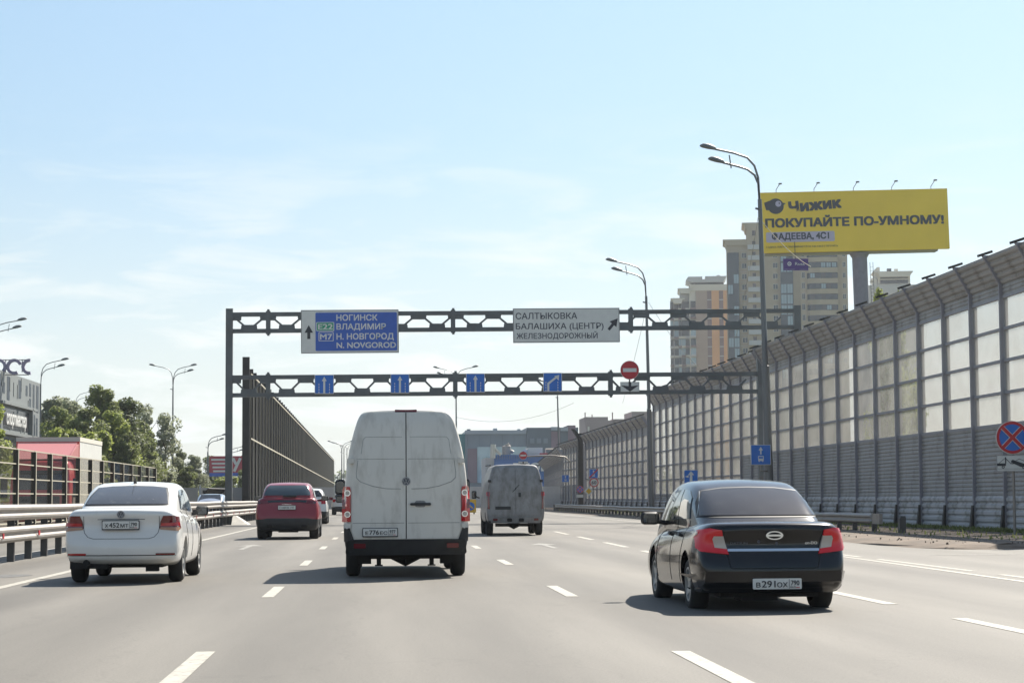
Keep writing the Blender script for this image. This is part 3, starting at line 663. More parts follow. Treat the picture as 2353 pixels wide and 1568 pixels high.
t = thing('speed_limit_sign', 'round white 60 speed limit sign with red rim on the far verge', 'road sign', (17.28, 165, 2.42)); plate(circle(0, 0, .37), 0, .03, 'disc', 'white', t)
ringplate(0, 0, .29, .37, -.008, -.002, 'rim', 'red', t); text_fit('60', -.2, .2, -.13, .13, -.012, 'ink', t, name='numerals')
post_thing('sign_post', 'post carrying the 60 limit and bus lane end signs', 17.27, 165.1, 3.4)
t = thing('priority_sign', 'white and yellow diamond priority road sign turned slightly aside on a pole', 'road sign', (16.85, 165, 1.72), R(0)); plate([(0, -.4), (.4, 0), (0, .4), (-.4, 0)], 0, .03, 'panel', 'white', t); plate([(0, -.25), (.25, 0), (0, .25), (-.25, 0)], -.008, 0, 'face', 'barrier_yellow', t)
post_thing('sign_post', 'short pale post under the yellow diamond sign', 16.85, 165.06, 1.7)
t = bus_sign('small distant blue bus lane sign, left of the dark barrier pillar', 18.15, 200, 3.07, .7)
post_thing('sign_post', 'far post under the small distant bus lane sign', 18.15, 200.1, 3)
def no_stop(label, X, Y, z, r):
    t = thing('no_stopping_sign', label, 'road sign', (X, Y, z)); plate(circle(0, 0, r, 40), 0, .03, 'disc', 'white', t)
    plate(circle(0, 0, r*.83, 36), -.006, 0, 'blue_face', 'blue', t); ringplate(0, 0, r*.8, r*.97, -.012, -.006, 'rim', 'red', t)
    q = r*.6
    for i, (a, b, c, dd) in enumerate(((-q, -q, q, q), (-q, q, q, -q))):
        plate(bar2(a, b, c, dd, r*.27), -.012-.006*i, -.006-.006*i, 'white_bar', 'white', t); plate(bar2(a*1.1, b*1.1, c*1.1, dd*1.1, r*.2), -.022-.004*i, -.016-.002*i, 'red_bar', 'red', t)
    return t
no_stop('big round blue and red no stopping sign at the right edge', 17.46, 55.8, 2.79, .46)
t = board('tow_away_plate', 'white tow truck plate below the big no stopping sign', 'road sign', 17.01, 1.86, 17.95, 2.3, 55.8, 'white', 'sign_grey', .012, .012)
mb = MB(); y0, y1 = -.014, -.006
mb.box(-.47, y0, -.07, -.22, y1, 0); mb.prism([(-.24, .0), (-.21, .0), (-.21, .17), (-.24, .17)], y0, y1); mb.prism(bar2(-.23, .15, -.42, .0, .012), y0, y1); mb.prism(bar2(-.22, .13, -.07, -.02, .016), y0, y1)
mb.prism([(-.08, .06), (-.03, .1), (.08, .06), (.34, -.03), (.38, -.02), (.38, -.1), (.2, -.1), (-.02, .0)], y0, y1); mb.prism(bar2(.06, .07, .16, .12, .012), y0, y1); mb.prism(bar2(.16, .12, .33, .05, .012), y0, y1); mb.prism(bar2(.33, .05, .37, -.02, .02), y0, y1); mb.box(-.45, y0, -.155, .45, y1, -.148)
mb.build('tow_symbol', 'ink', t)
for i, (a, b) in enumerate(((-.3, -.1), (-.03, .02), (.27, -.11))): ringplate(a, b, .022, .042, -.02, -.015, 'wheel_symbol', 'ink', t, 14)
post_thing('sign_post', 'galvanised post of the big no stopping sign at the right edge', 17.5, 55.9, 3.0, .04)
no_stop('tiny distant no stopping sign on the far barrier', 18.35, 187.5, 1.95, .33)
board('tow_away_plate', 'tiny distant white plate under the far no stopping sign', 'road sign', 18.0, 1.2, 18.65, 1.5, 187.5, 'white', 'sign_grey', .02, .02)
no_entry('small far no entry sign just above the grey van', 12.9, 183.8, 5.0, .36)
down_plate('small far down-arrow plate just above the grey van roof', 12.9, 183.8, 4.25, .85, .42)
t = thing('mast_arm', 'curved grey mast arm holding the far no entry sign', 'mast'); MB().tube([(12.6, 184, 4.92), (15.5, 184, 4.98), (16.7, 184, 4.85), (17.15, 184, 4.4), (17.2, 184, 3.2), (17.2, 184, .1)], .06, 8).build('pole', 'galv', t, True)
p0 = atY(740, 1127.6, 283)
t = thing('round_sign', 'small round red-rimmed sign on the dark fin barrier', 'road sign', (p0.x, 283, p0.z)); plate(circle(0, 0, .45), 0, .03, 'disc', 'white', t); ringplate(0, 0, .36, .45, -.02, -.005, 'rim', 'red', t); text_fit('80', -.2, .2, -.13, .13, -.012, 'ink', t, name='numerals')
MB().box(-1.2, -.0+.03, -.04, 0, .08, .04).build('bracket', 'galv', t)
p0 = atY(1083, 1166, 158)
t = thing('work_barrier', 'yellow roadworks board with blue arrow disc between the two vans', 'barrier', (p0.x, 158, 0)); MB().box(-.5, 0, .12, .35, .3, 1.12).build('panel', 'barrier_yellow', t); plate(circle(-.08, .6, .32), -.02, -.001, 'blue_disc', 'blue', t)
plate(bar2(-.25, .75, .1, .45, .1), -.03, -.021, 'arrow', 'barrier_yellow', t); MB().box(-.4, .05, 0, -.3, .25, .12).box(.15, .05, 0, .25, .25, .12).build('feet', 'steel_dark', t)

# ================================================================== STREET LAMPS
def lamp(label, X, Y, H, arms, reach=2.6, r=.1, lean=0., group='street lamps', wide=1.):
    t = thing('street_lamp', label, 'street lamp', (X, Y, 0), 0, group)
    top = Vector((lean, 0, H-2.2))
    MB().tube([(0, 0, 0), (lean*.5, 0, H*.42)], [r*1.25, r*1.1], 10).build('pole', 'lamp', t, True)
    MB().tube([(lean*.5, 0, H*.42), (lean*.5, 0, H*.42+.02), top], [r*1.1, r*.85, r*.6], 10).build('upper_pole', 'lamp', t, True)
    for sg, drop, ln in arms:
        b = top+Vector((0, 0, 0)); hz_ = H-drop
        pts = [b+Vector((0, 0, -.3)), b+Vector((sg*.02*reach, 0, (hz_-b.z)*.45)), b+Vector((sg*.08*reach, 0, (hz_-b.z)*.7)), b+Vector((sg*.2*reach, 0, (hz_-b.z)*.87)), b+Vector((sg*.42*reach*ln, 0, hz_-b.z-.08)), b+Vector((sg*reach*ln*.74, 0, hz_-b.z+.1))]
        MB().tube(pts, r*.33, 6).build('arm', 'lamp', t, True)
        e = pts[-1]; d = (pts[-1]-pts[-2]).normalized(); q = Vector((-d.z, 0, d.x))*(1 if sg > 0 else -1)
        mb = MB(); n = 8
        prof = [(-.08, .05, .05), (.02, .13, .1), (.3, .19, .16), (.58, .15, .16), (.70, .05, .06)]
        for a, h, wd in prof:
            c = e+d*a
            for k in range(n):
                an = 2*math.pi*k/n; mb.v.append(tuple(c+q*(h*math.sin(an)*(1 if math.sin(an) > 0 else .35))*wide+Vector((0, 1, 0))*wd*math.cos(an)))
        for i in range(len(prof)-1):
            for k in range(n): a = i*n+k; b2 = i*n+(k+1) % n; mb.f.append((a, b2, b2+n, a+n))
        mb.f.append(tuple(range(n))); mb.f.append(tuple((len(prof)-1)*n+k for k in range(n)))
        mb.build('lamp_head', 'lamp_head', t, True)
    if len(arms) > 1:
        a0 = arms[0]; sg = a0[0]
        if arms[1][0] == sg: MB().tube([(lean+sg*reach*.5, 0, H-.18), (lean+sg*reach*.47, 0, H-.78)], r*.2, 5).build('brace', 'lamp', t)
    MB().tube([(lean*.7, -.05, H*.84), (lean*.7-.3, -.05, H*.845)], .05, 6).build('wire_hook', 'lamp', t)
    return t
ARL = [(-1, 0, 1), (-1, .62, .82)]; ARR = [(1, 0, 1), (1, .62, .82)]
lamp('tallest twin-headed lamp post, in front of the yellow billboard', 17.62, 92, 16.9, ARL, 2.75, .16, -.28)
lamp('twin-headed lamp post rising behind the no entry sign', 17.95, 135, 16.7, ARL, 2.7, .14, -.22)
lamp('thin distant lamp post left of the brown buildings', 21.0, 238, 15.2, ARL, 2.7, .13, -.25)
lamp('distant three-headed lamp behind the big white van', 9.15, 242, 16.4, [(-1, 0, 1), (-1, .7, .8), (1, -.1, 1)], 2.7, .12, -.05)
lamp('three-headed lamp left of the gantry, before the tall trees', atY(396, 1100, 232).x, 232, 16.1, [(1, 0, 1), (1, .62, .82), (-1, 0, 1)], 2.7, .12)
lamp('lamp post beside the patterned building corner', atY(92, 1000, 200).x, 200, 14.6, ARR, 2.7, .12)
lamp('pale faint lamp post among the trees', atY(172, 1000, 250).x, 250, 14.2, ARR, 2.6, .09)
lamp('lamp whose two heads reach in at the left edge', atY(-22, 800, 165).x, 165, 15.4, ARR, 2.9, .12)
lamp('small lamp left of the red billboard', atY(477, 1100, 290).x, 290, 10.1, ARR, 2.7, .16)
lamp('small lamp hidden half by the gantry post', atY(526, 1100, 330).x, 330, 9.5, ARR, 2.7, .15)
lamp('small lamp against the right half of the red billboard', atY(549, 1100, 360).x, 360, 9.2, ARR, 2.6, .15)
for i, (px, Y) in enumerate(((785, 380), (790, 430), (797, 480), (803, 540))):
    lamp(['far lamp post nearest the end of the fin barrier', 'second far lamp post past the fin barrier', 'third far lamp post past the fin barrier', 'farthest lamp post, just left of the white van'][i], atY(px, 1100, Y).x, Y, 11.6+i*1.1, [(-1, 0, 1), (1, 0, .8)], 2.6, .14)

# wires
def wire(label, a, b, sag, r=.018, n=14, m='wire'):
    a, b = Vector(a), Vector(b)
    pts = [a.lerp(b, i/n)-Vector((0, 0, sag*4*(i/n)*(1-i/n))) for i in range(n+1)]
    tag(MB().tube(pts, r, 5).build('overhead_wire', m, None, True), label, 'wire')
wire('pale wire running from the near lamp down past the purple board', atY(1743, 500, 91.9), atY(1862, 612, 128), .25, .02, m='fin_rail')
wire('thin wire dropping from the near lamp in front of the tall tower', atY(1741, 500, 91.9), atY(1690, 775, 140), .3, .012)
wire('thin wire falling from the second lamp across the lower beam', atY(1487, 695, 134.8), atY(1430, 925, 200), .3, .014)
wire('thin wire from the second lamp across the orange tower', atY(1490, 695, 134.8), atY(1648, 880, 165), .6, .014)
wire('faint sagging wire between the two distant lamps', atY(1050, 958, 242), atY(1318, 925, 238), 1.2, .016)

# ================================================================== BILLBOARDS
a = atY(1748, 445, 166); b = atY(2175, 432, 166); c = atY(2177, 572, 166)
W_, H_ = b.x-a.x, 5.0; ZC = 23.8; ang = 0
t = thing('billboard', 'huge yellow billboard with dark lettering on a tall column behind the barrier', 'billboard', ((a.x+b.x)/2, 166, ZC)); t.rotation_euler = (0, -R(1.25), R(-2))
w2 = W_/2
plate(rrect(-w2, -2.5, w2, 2.5, .03), 0, .35, 'panel', 'yellow', t)
MB().box(-w2+.3, .35, -2.62, w2-.9, 1.6, -2.45).build('catwalk', 'sign_grey', t)
bx = lambda c_: -w2+(c_-175)/1750*W_; bz = lambda c_, r_: 2.5-(r_-(178-(c_-175)*.0285))/568*5.0
def brow(s, c0, c1, r0, r1, at, **k): text_fit(s, bx(c0), bx(c1), bz(at, r1), bz(at, r0), -.02, 'ink_grey', t, **k)
brow('Чижик', 440, 935, 268, 362, 440, bold=.045, rotz=R(4.3)); brow('ПОКУПАЙТЕ ПО-УМНОМУ!', 214, 1882, 428, 505, 214, bold=.04)
plate(rrect(bx(218), bz(218, 648), bx(856), bz(218, 552), .12), -.015, -.001, 'address_strip', 'lilac', t)
brow('ФАДЕЕВА, 4С1', 270, 805, 562, 620, 270, bold=.035)
brow('С АДРЕСУ, ПЕРЕЧНЮ, ПРИПОМИНАЮТСЯ НА 15.06-16.06.22 С ЛОГОТИП N', 216, 880, 684, 700, 216, bold=.0, name='small_print')
lx, lz = bx(318), bz(318, 305)
body = [(math.cos(R(q))*.66, math.sin(R(q))*.64) for q in range(-150, 172, 12)]
bird = [(lx+x_, lz+z_) for x_, z_ in body]+[(lx-.62, lz+.2), (lx-.95, lz+.3), (lx-.86, lz-.1), (lx-.8, lz-.32)]
plate(bird, -.02, -.001, 'bird_logo', 'ink_grey', t); plate([(lx+.6, lz+.28), (lx+.84, lz+.22), (lx+.6, lz+.04)], -.019, -.001, 'bird_logo_beak', 'ink_grey', t)
plate(circle(lx+.22, lz+.2, .25, 20), -.026, -.02, 'bird_logo_eye', 'lilac', t); plate(circle(lx+.3, lz+.24, .06, 12), -.032, -.026, 'bird_logo_pupil', 'ink', t)
for f in (.088, .29, .5, .705, .915):
    x = -w2+W_*f; mb = MB().tube([(x, .1, 2.5), (x, .1, 2.72), (x+.25, -.3, 3.15)], .03, 5); mb.box(x+.15, -.5, 3.1, x+.4, -.25, 3.2); mb.build('floodlight', 'lamp_head', t)
MB().tube([(0.45, .9, -ZC), (.45, .9, -2.7)], .62, 24).build('column', 'column', t, True)
MB().tube([(.45, .9, -3.0), (.45, .9, -2.62)], [.62, .85], 24).build('column_head', 'column', t, True)
mb = MB().tube([(1.25, .7, -18), (1.25, .7, -3.4)], .02, 4).tube([(1.5, .7, -18), (1.5, .7, -3.4)], .02, 4)
for i in range(45): mb.tube([(1.25, .7, -17+.3*i), (1.5, .7, -17+.3*i)], .012, 4)
mb.build('ladder', 'steel_dark', t)
# the small purple board hangs off the billboard
a = atY(1797, 595, 165.6); b = atY(1855, 622, 165.6)
t2 = board('media_board', 'small purple owner board hanging below the yellow billboard', 'sign', a.x, b.z, b.x, a.z, 165.3, 'purple', 'purple', .01, .01)
pw = (b.x-a.x)/2; text_fit('Russ', -.05, pw*.7, -.06, .2, -.012, 'white', t2, bold=.0); ringplate(-pw*.5, .06, .1, .17, -.012, -.006, 'ring_logo', 'white', t2, 18); plate([(-pw*.5-.06, .06), (-pw*.5+.08, .15), (-pw*.5+.02, .06), (-pw*.5+.08, -.03)], -.014, -.006, 'arrow_logo', 'white', t2)
text_fit('(495) 266-0004', -pw*.9, -.1, -.42, -.36, -.012, 'lilac', t2, bold=0, name='small_print'); text_fit('russoutdoor.ru', .3, pw*.9, -.42, -.36, -.012, 'lilac', t2, bold=0, name='small_print')
MB().tube([(0, .1, .3), (0, .3, 1.9)], .03, 5).build('hanger', 'steel_dark', t2)
# distant red billboard
a = atY(481, 1047, 300); b = atY(572, 1085, 300)
t = thing('billboard', 'distant red billboard with pale stripes half behind the dark posts', 'billboard', ((a.x+b.x)/2, 300, (a.z+b.z)/2)); w2 = (b.x-a.x)/2; h2 = (a.z-b.z)/2
MB().box(-w2, 0, -h2, w2, .4, h2).build('panel', 'board_red', t); MB().box(-w2, 0, -h2-.5, w2, .4, -h2).build('frame', 'blue_deep', t)
mb = MB(); [mb.box(-w2+.25+.1*k, -.02, h2-.65-.55*k, -w2+2.3, -.001, h2-.4-.55*k) for k in range(4)]; mb.prism(bar2(.5, h2-.3, 1.0, 0, .4), -.02, -.001).prism(bar2(1.6, h2-.3, .7, -h2+.2, .4), -.02, -.001); mb.box(2.2, -.02, -h2+.2, 2.8, -.001, -h2+1.6); mb.build('pale_print', 'white', t)
MB().tube([(0, .3, -(a.z+b.z)/2), (0, .3, -h2)], .3, 10).build('column', 'column', t)

# ================================================================== BUILDINGS
def bthing(name, label, x, y): return thing(name, label, 'building', (x, y, 0))
def bx_(t, x0, y0, z0, x1, y1, z1, name, m): return MB().box(x0, y0, z0, x1, y1, z1).build(name, m, t)
WM = {}
def window(t, x, y, z, w_, h, m='b_glass', name='window', frame='b_white'):
    """window: frame with recessed pane joined under it"""
    key = (round(w_, 2), round(h, 2), m, frame)
    if key not in WM:
        o = MB().box(-w_/2, -.06, 0, -w_/2+.09, .02, h).box(w_/2-.09, -.06, 0, w_/2, .02, h).box(-w_/2, -.06, h-.09, w_/2, .02, h).box(-w_/2, -.06, 0, w_/2, .02, .09).box(-.04, -.06, 0, .04, .02, h).build(name, frame, t)
        p = MB().box(-w_/2+.09, -.02, .09, w_/2-.09, .02, h-.09).build('pane', m, o); WM[key] = (o.data, p.data); o.location = (x, y, z); return o
    o = inst(name, WM[key][0], t, (x, y, z)); inst('pane', WM[key][1], o); return o
# tower 1
YT = 575.; q = .02297
x0 = atY((1880+195/4.612)*.8696, 800, YT).x
t = bthing('apartment_tower', 'tall cream apartment tower behind the yellow billboard', x0, YT); t.rotation_euler = (0, 0, -R(9.5))
cx_ = lambda c: (c-195)*q
cz_ = lambda r: 69.3-(r-405)*q
def cornice(t, x0, x1, z, m='b_cream', d=14, fl=1.0):
    mb = MB(); mb.prism([(x0, z-1.7), (x1, z-1.7), (x1+fl*.35, z-.6), (x1+fl, z-.25), (x1+fl, z), (x0-fl, z), (x0-fl, z-.25), (x0-fl*.35, z-.6)], -.6, d); return mb.build('cornice', m, t)
bx_(t, 0, 0, 0, cx_(445), 14, cz_(225), 'wall', 'b_cream'); cornice(t, 0, cx_(445), cz_(205))
bx_(t, cx_(445), -.9, 0, cx_(640), 14, cz_(15), 'wall', 'b_cream'); cornice(t, cx_(445)-.3, cx_(640), cz_(0))
bx_(t, cx_(640), 0, 0, cx_(1090), 14, cz_(80), 'wall', 'b_cream'); bx_(t, cx_(1090), -.5, 0, cx_(1560), 14, cz_(80), 'wall', 'b_cream'); bx_(t, cx_(1560), .6, 0, cx_(1672), 14, cz_(160), 'wall', 'b_cream')
bx_(t, cx_(205), -1.0, 30, cx_(345), 0.1, cz_(372), 'glazed_bay', 'b_glass'); bx_(t, cx_(850), -1.1, 30, cx_(1005), .1, cz_(430), 'glazed_bay', 'b_glass')
rnd = random.Random(3)
for f in range(-2, 12):
    r = 375+131*f; z = cz_(r+62)
    if f >= 0: window(t, cx_(410), -.02, z, 1.4, 1.55)
    window(t, cx_(531), -.93, z+.2, .95, 1.5, 'b_dark', frame='b_maroon')
    bx_(t, cx_(455), -2.0, cz_(r+95), cx_(622), -.9, cz_(r+38), 'balcony', 'b_grey') if f > -2 else None
    if f >= 0:
        window(t, cx_(790), -.02, z, 1.4, 1.55); window(t, cx_(1130), -.53, z, .95, 1.7, 'b_dark', frame='b_grey'); window(t, cx_(1630), .57, z, .95, 1.5)
        for k in range(2): window(t, cx_(240+70*k), -1.02, cz_(r+118), 1.5, 2.7, rnd.choice(['b_glass', 'b_glass2', 'b_glass']), frame='b_glass')
        for k in range(2): window(t, cx_(890+75*k), -1.12, cz_(r+118), 1.65, 2.7, rnd.choice(['b_glass', 'b_glass2', 'b_glass', 'b_glass2']), frame='b_glass')
        # rounded balcony band: three facets
        mb = MB(); pl = [(cx_(1172), -.5), (cx_(1200), -1.5), (cx_(1330), -1.9), (cx_(1545), -1.3), (cx_(1550), -.5)]
        mb.prism(pl, cz_(r+132), cz_(r+72), 'z'); mb.build('balcony', 'b_cream', t)
        MB().prism([(a_*1., b_+.12) for a_, b_ in pl], cz_(r+72)+.01, cz_(r+4), 'z').build('balcony_glazing', 'b_glass', t)
        for k in range(5): window(t, cx_(1240+66*k), -1.93+.13*k*.8-.1, cz_(r+70), 1.35, 1.45, rnd.choice(['b_glass', 'b_glass2', 'b_dark', 'b_glass']), frame='b_glass')
    bx_(t, cx_(345), -.06, cz_(r+100), cx_(452), 0, cz_(r+96), 'string_course', 'b_grey')
# tower 2
YT = 655.; q2 = .02307; ox = (1740+165/5.227)*.8696; x0 = atY(ox, 800, YT).x
t = bthing('apartment_tower', 'white and orange apartment tower left of the cream tower', x0, YT); t.rotation_euler = (0, 0, -R(8))
cx_ = lambda c: (c-165)*q2
cz_ = lambda r: 1.21+(1141-(700+r/5.227)*.8696)/7.21
bx_(t, cx_(165), 4, 0, cx_(330), 18, cz_(455), 'wall', 'b_grey'); cornice(t, cx_(215), cx_(322), cz_(435), 'b_white', 18)
bx_(t, cx_(300), 2, 0, cx_(440), 18, cz_(310), 'wall', 'b_grey'); cornice(t, cx_(315), cx_(435), cz_(297), 'b_white', 18)
bx_(t, cx_(430), 0, 0, cx_(520), 18, cz_(240), 'wall', 'b_white')
bx_(t, cx_(520), -.4, 0, cx_(740), 18, cz_(335), 'wall', 'b_taupe'); bx_(t, cx_(740), -.4, 0, cx_(985), 18, cz_(335), 'wall', 'b_orange')
bx_(t, cx_(440), -.6, cz_(335), cx_(990), 18, cz_(250), 'parapet', 'b_white')
bx_(t, cx_(465), 0, cz_(250), cx_(912), 16, cz_(215), 'attic', 'b_dark')
mb = MB().prism([(cx_(460), cz_(222)), (cx_(905), cz_(222)), (cx_(955), cz_(138)), (cx_(655), cz_(138)), (cx_(655), cz_(178)), (cx_(615), cz_(178)), (cx_(615), cz_(142)), (cx_(420), cz_(142)), (cx_(385), cz_(192)), (cx_(425), cz_(205))], -1.4, 15); mb.build('crown', 'b_grey', t)
bx_(t, cx_(820), 3, cz_(138), cx_(870), 6, cz_(105), 'vent', 'b_grey')
for c0, c1 in ((680, 738), (845, 902)):
    for k in range(0, 9): bx_(t, cx_(c0), -.45, cz_(340+131*k+118), cx_(c1), -.1, cz_(340+131*k), 'window', 'b_maroon'); bx_(t, cx_(c0), -.5, cz_(340+131*k+131), cx_(c1), -.1, cz_(340+131*k+119), 'sill', 'b_grey')
for k in range(9):
    for c0, w_, y_ in ((185, 1.0, 3.9), (250, 1.3, 3.9), (300, .8, 1.9), (350, 1.2, 1.9), (408, 1.6, 1.9), (482, 1.6, -.1)):
        if k*131+560 > 470: 
            bx_(t, cx_(c0)-w_/2, y_-.2, cz_(470+131*k+100), cx_(c0)+w_/2, y_+.1, cz_(470+131*k+10), 'window', rnd.choice(['b_glass', 'b_dark', 'b_glass2']) )
            bx_(t, cx_(c0)-w_/2-.1, y_-.9, cz_(470+131*k+128), cx_(c0)+w_/2+.1, y_+.1, cz_(470+131*k+101), 'balcony', rnd.choice(['b_white', 'b_grey', 'b_maroon']))
# tower 3 peeping over the barrier
YT = 620.; A3 = lambda x, y: atY(x, y, YT)
a = A3(2008, 640); t = bthing('apartment_tower', 'partly hidden cream roof block right of the billboard column', a.x, YT); t.rotation_euler = (0, 0, -R(10))
X3 = lambda x: A3(x, 650).x-a.x
Z3 = lambda y: A3(2050, y).z
bx_(t, X3(1985), 0, 0, X3(2100), 14, Z3(655), 'wall', 'b_grey'); bx_(t, X3(2016), 1, Z3(655), X3(2089), 13, Z3(626), 'wall', 'b_white'); cornice(t, X3(2020), X3(2088), Z3(624), 'b_white', 13, .9)
bx_(t, X3(2022), .8, Z3(640), X3(2084), 1.0, Z3(637), 'window_band', 'b_dark'); bx_(t, X3(2022), .8, Z3(651), X3(2084), 1.0, Z3(643), 'window_band', 'b_dark')
MB().prism([(X3(2003), Z3(638)), (X3(2014), Z3(640)), (X3(2016), Z3(655)), (X3(2008), Z3(655)), (X3(2008), Z3(645))], 1, 12).build('buttress', 'b_white', t)
MB().prism([(X3(2006), Z3(622)), (X3(2016), Z3(612)), (X3(2022), Z3(612)), (X3(2022), Z3(638)), (X3(2012), Z3(638)), (X3(2011), Z3(626))], 2, 12).build('turret', 'b_white', t)
bx_(t, X3(2039), 4, Z3(626), X3(2049), 6, Z3(614), 'vent', 'b_dark'); bx_(t, X3(2056), 4, Z3(626), X3(2064), 6, Z3(615), 'vent', 'b_white')
# slate office block far ahead
YT = 430.; fx_ = lambda c: atY((1180+c/6.192)*.8696, 1050, YT).x; fz_ = lambda r: atY(1200, (1080+r/6.192)*.8696, YT).z
t = bthing('office_block', 'long slate-blue flat-roofed block at the end of the road', fx_(235), YT); o_ = fx_(235)
def fb(c0, r0, c1, r1, name, m, y0=0., y1=20.): return bx_(t, fx_(c0)-o_, y0, max(0, fz_(r1)), fx_(c1)-o_, y1, fz_(r0), name, m)
fb(150, 400, 330, 1300, 'wall', 'f_teal', 1.2); fb(305, 355, 1308, 1300, 'wall', 'f_slate'); fb(1308, 305, 2150, 1300, 'wall', 'f_black', -.6)
fb(300, 345, 1300, 405, 'roof_band', 'f_light', -.5, 1); fb(340, 640, 495, 1200, 'panel', 'f_plum', -.3); fb(500, 615, 1308, 1200, 'curtain_wall', 'f_glassblue', -.35)
for k in range(6): fb(520+k*130, 770, 524+k*130, 1200, 'mullion', 'f_slate', -.42, -.3)
for k in range(5): fb(340+k*190, 420, 344+k*190, 600, 'mullion', 'f_black', -.1, .2)
fb(1705, 365, 1850, 640, 'panel', 'f_plum', -.8); fb(1980, 270, 2105, 640, 'panel', 'f_plum', -.8, 10); fb(1705, 295, 1840, 350, 'roof_vent', 'f_light', -1.1, 2); fb(1860, 305, 1980, 360, 'roof_vent', 'f_light', -1.1, 2)
for k in range(3): fb(1360+k*110, 480, 1430+k*110, 560, 'window', 'f_slate', -.75, -.5)
fb(355, 310, 408, 350, 'vent', 'f_black', 5, 8); fb(790, 300, 850, 345, 'vent', 'f_light', 5, 8); fb(1190, 312, 1235, 335, 'vent', 'f_light', 5, 8)
# blue shed with big white letters in front of it
YT = 345.; fx_ = lambda c: atY((1180+c/6.192)*.8696, 1080, YT).x; fz_ = lambda r: atY(1200, (1080+r/6.192)*.8696, YT).z; o_ = fx_(780)
t = bthing('warehouse', 'blue clad warehouse with large white letters, above the grey van', o_, YT)
fb(780, 745, 1960, 1420, 'wall', 'f_blue', 0, 15); fb(640, 790, 780, 1420, 'side_wall', 'b_grey', 1, 15)
for k in range(30): fb(790+k*39, 752, 796+k*39, 815, 'cladding_rib', 'f_slate', -.15, 0)
fb(1345, 625, 1585, 745, 'roof_cabin', 'b_white', 2, 8); fb(1300, 660, 1350, 745, 'roof_cabin', 'b_grey', 2, 8); fb(1520, 720, 1830, 742, 'awning', 'board_red', -.5, 0)
MB().tube([(fx_(750)-o_, -.4, fz_(800)), (fx_(762)-o_, -.4, fz_(575))], .45, 6).tube([(fx_(775)-o_, -.4, fz_(640)), (fx_(890)-o_, -.4, fz_(745))], .3, 6).build('roof_frame', 'b_white', t)
MB().tube([(fx_(995)-o_, 3, fz_(745)), (fx_(995)-o_, 3, fz_(600))], .75, 12).tube([(fx_(995)-o_, 3, fz_(600)), (fx_(995)-o_, 3, fz_(565)), (fx_(1050)-o_, 3, fz_(670)), (fx_(1110)-o_, 3, fz_(700))], [.8, .5, .3, .3], 12).build('vent_stack', 'galv', t, True)
MB().tube([(fx_(1620)-o_, 0, fz_(740)), (fx_(1620)-o_, 0, fz_(655)), (fx_(1950)-o_, 0, fz_(655))], .12, 5).tube([(fx_(1835)-o_, 0, fz_(740)), (fx_(1835)-o_, 0, fz_(655))], .12, 5).build('roof_rail', 'b_white', t)
text_fit('ГЛОБУС', fx_(1085)-o_, fx_(1960)-o_, fz_(1010), fz_(885), -.3, 'white', t, bold=.03)
# brown stepped blocks right of it
YT = 470.; fxx = lambda x: atY(x, 1000, YT).x; fzz = lambda y: atY(1420, y, YT).z; o_ = fxx(1345)
t = bthing('brown_block', 'stepped brown building rising above the farther noise barrier', o_, YT)
for a0, b0, a1, nm in ((1345, 957, 1397, 'wall'), (1397, 965, 1412, 'wall'), (1409, 962, 1456, 'wall'), (1452, 945, 1500, 'wall')): bx_(t, fxx(a0)-o_, 0, 0, fxx(a1)-o_-.02, 15, fzz(b0), nm, 'f_brown')
for k in range(3): bx_(t, fxx(1350)-o_, -.1, fzz(990+17*k), fxx(1354)-o_, 0, fzz(979+17*k), 'window', 'b_white')
for xx, yy in ((1345, 946), (1361, 951), (1408, 946)): bx_(t, fxx(xx)-o_, 1, fzz(970), fxx(xx+1.6)-o_, 2, fzz(yy), 'flue', 'f_brown')
# patterned shop building at left edge
t = bthing('patterned_building', 'pale building with staggered dark slots and cut-off roof letters at left', -24.4, 0)
bx_(t, -30, 96, 0, -.05, 150, 9.5, 'wall', 'pat_dark')
rp = random.Random(11)
zt = lambda Y: 9.65
free = lambda z, h, Y: not (z < 7.7 and z+h > 3.9 and 134 < Y < 144.5)
Y = 112.
while Y < 150:
    wd = 1.0; top_ = zt(Y)
    bx_(t, -.05, Y, 0, .02, min(Y+1.45, 150), top_, 'facade_panel', 'pat_pale')
    z = rp.uniform(.1, .8)
    while z < top_-.5:
        h = min(rp.choice([.7, 1.3, 2.0, 2.6]), top_-.25-z)
        if h > .3 and free(z, h, Y) and Y+wd < 150: bx_(t, .0, Y+.15, z, .035, Y+.15+wd*rp.choice([.7, 1.0, 1.0]), z+h, 'facade_slot', 'pat_dark')
        if rp.random() < .45 and h > 1.2: bx_(t, .0, Y+1.1, z+h*.4, .06, Y+1.4, z+h*.4+.9, 'facade_fin', 'pat_pale')
        z += h+rp.choice([.15, .25, .4])
    Y += 1.45
MB().box(-.05, 134, 5.55, .3, 147.5, 5.75).box(-.05, 134, 7.5, .3, 147.5, 7.68).box(-.05, 145.4, 5.6, .3, 145.7, 7.6).build('sign_frame', 'pat_pale', t)
lt = text('спортмастер', 1.2, 'white', t, (.2, 135.9, 6.25), bold=.03, rot=(R(90), 0, R(90)))
MB().box(-.02, 135.5, 5.95, .04, 145.3, 7.3).build('sign_field', 'b_dark', t)
MB().box(-.02, 134, 3.9, .05, 144, 5.3).build('window_band', 'b_dark', t)
bx_(t, -30, 96, 9.45, -.5, 149.5, 9.7, 'roof', 'pat_pale')
mb = MB()
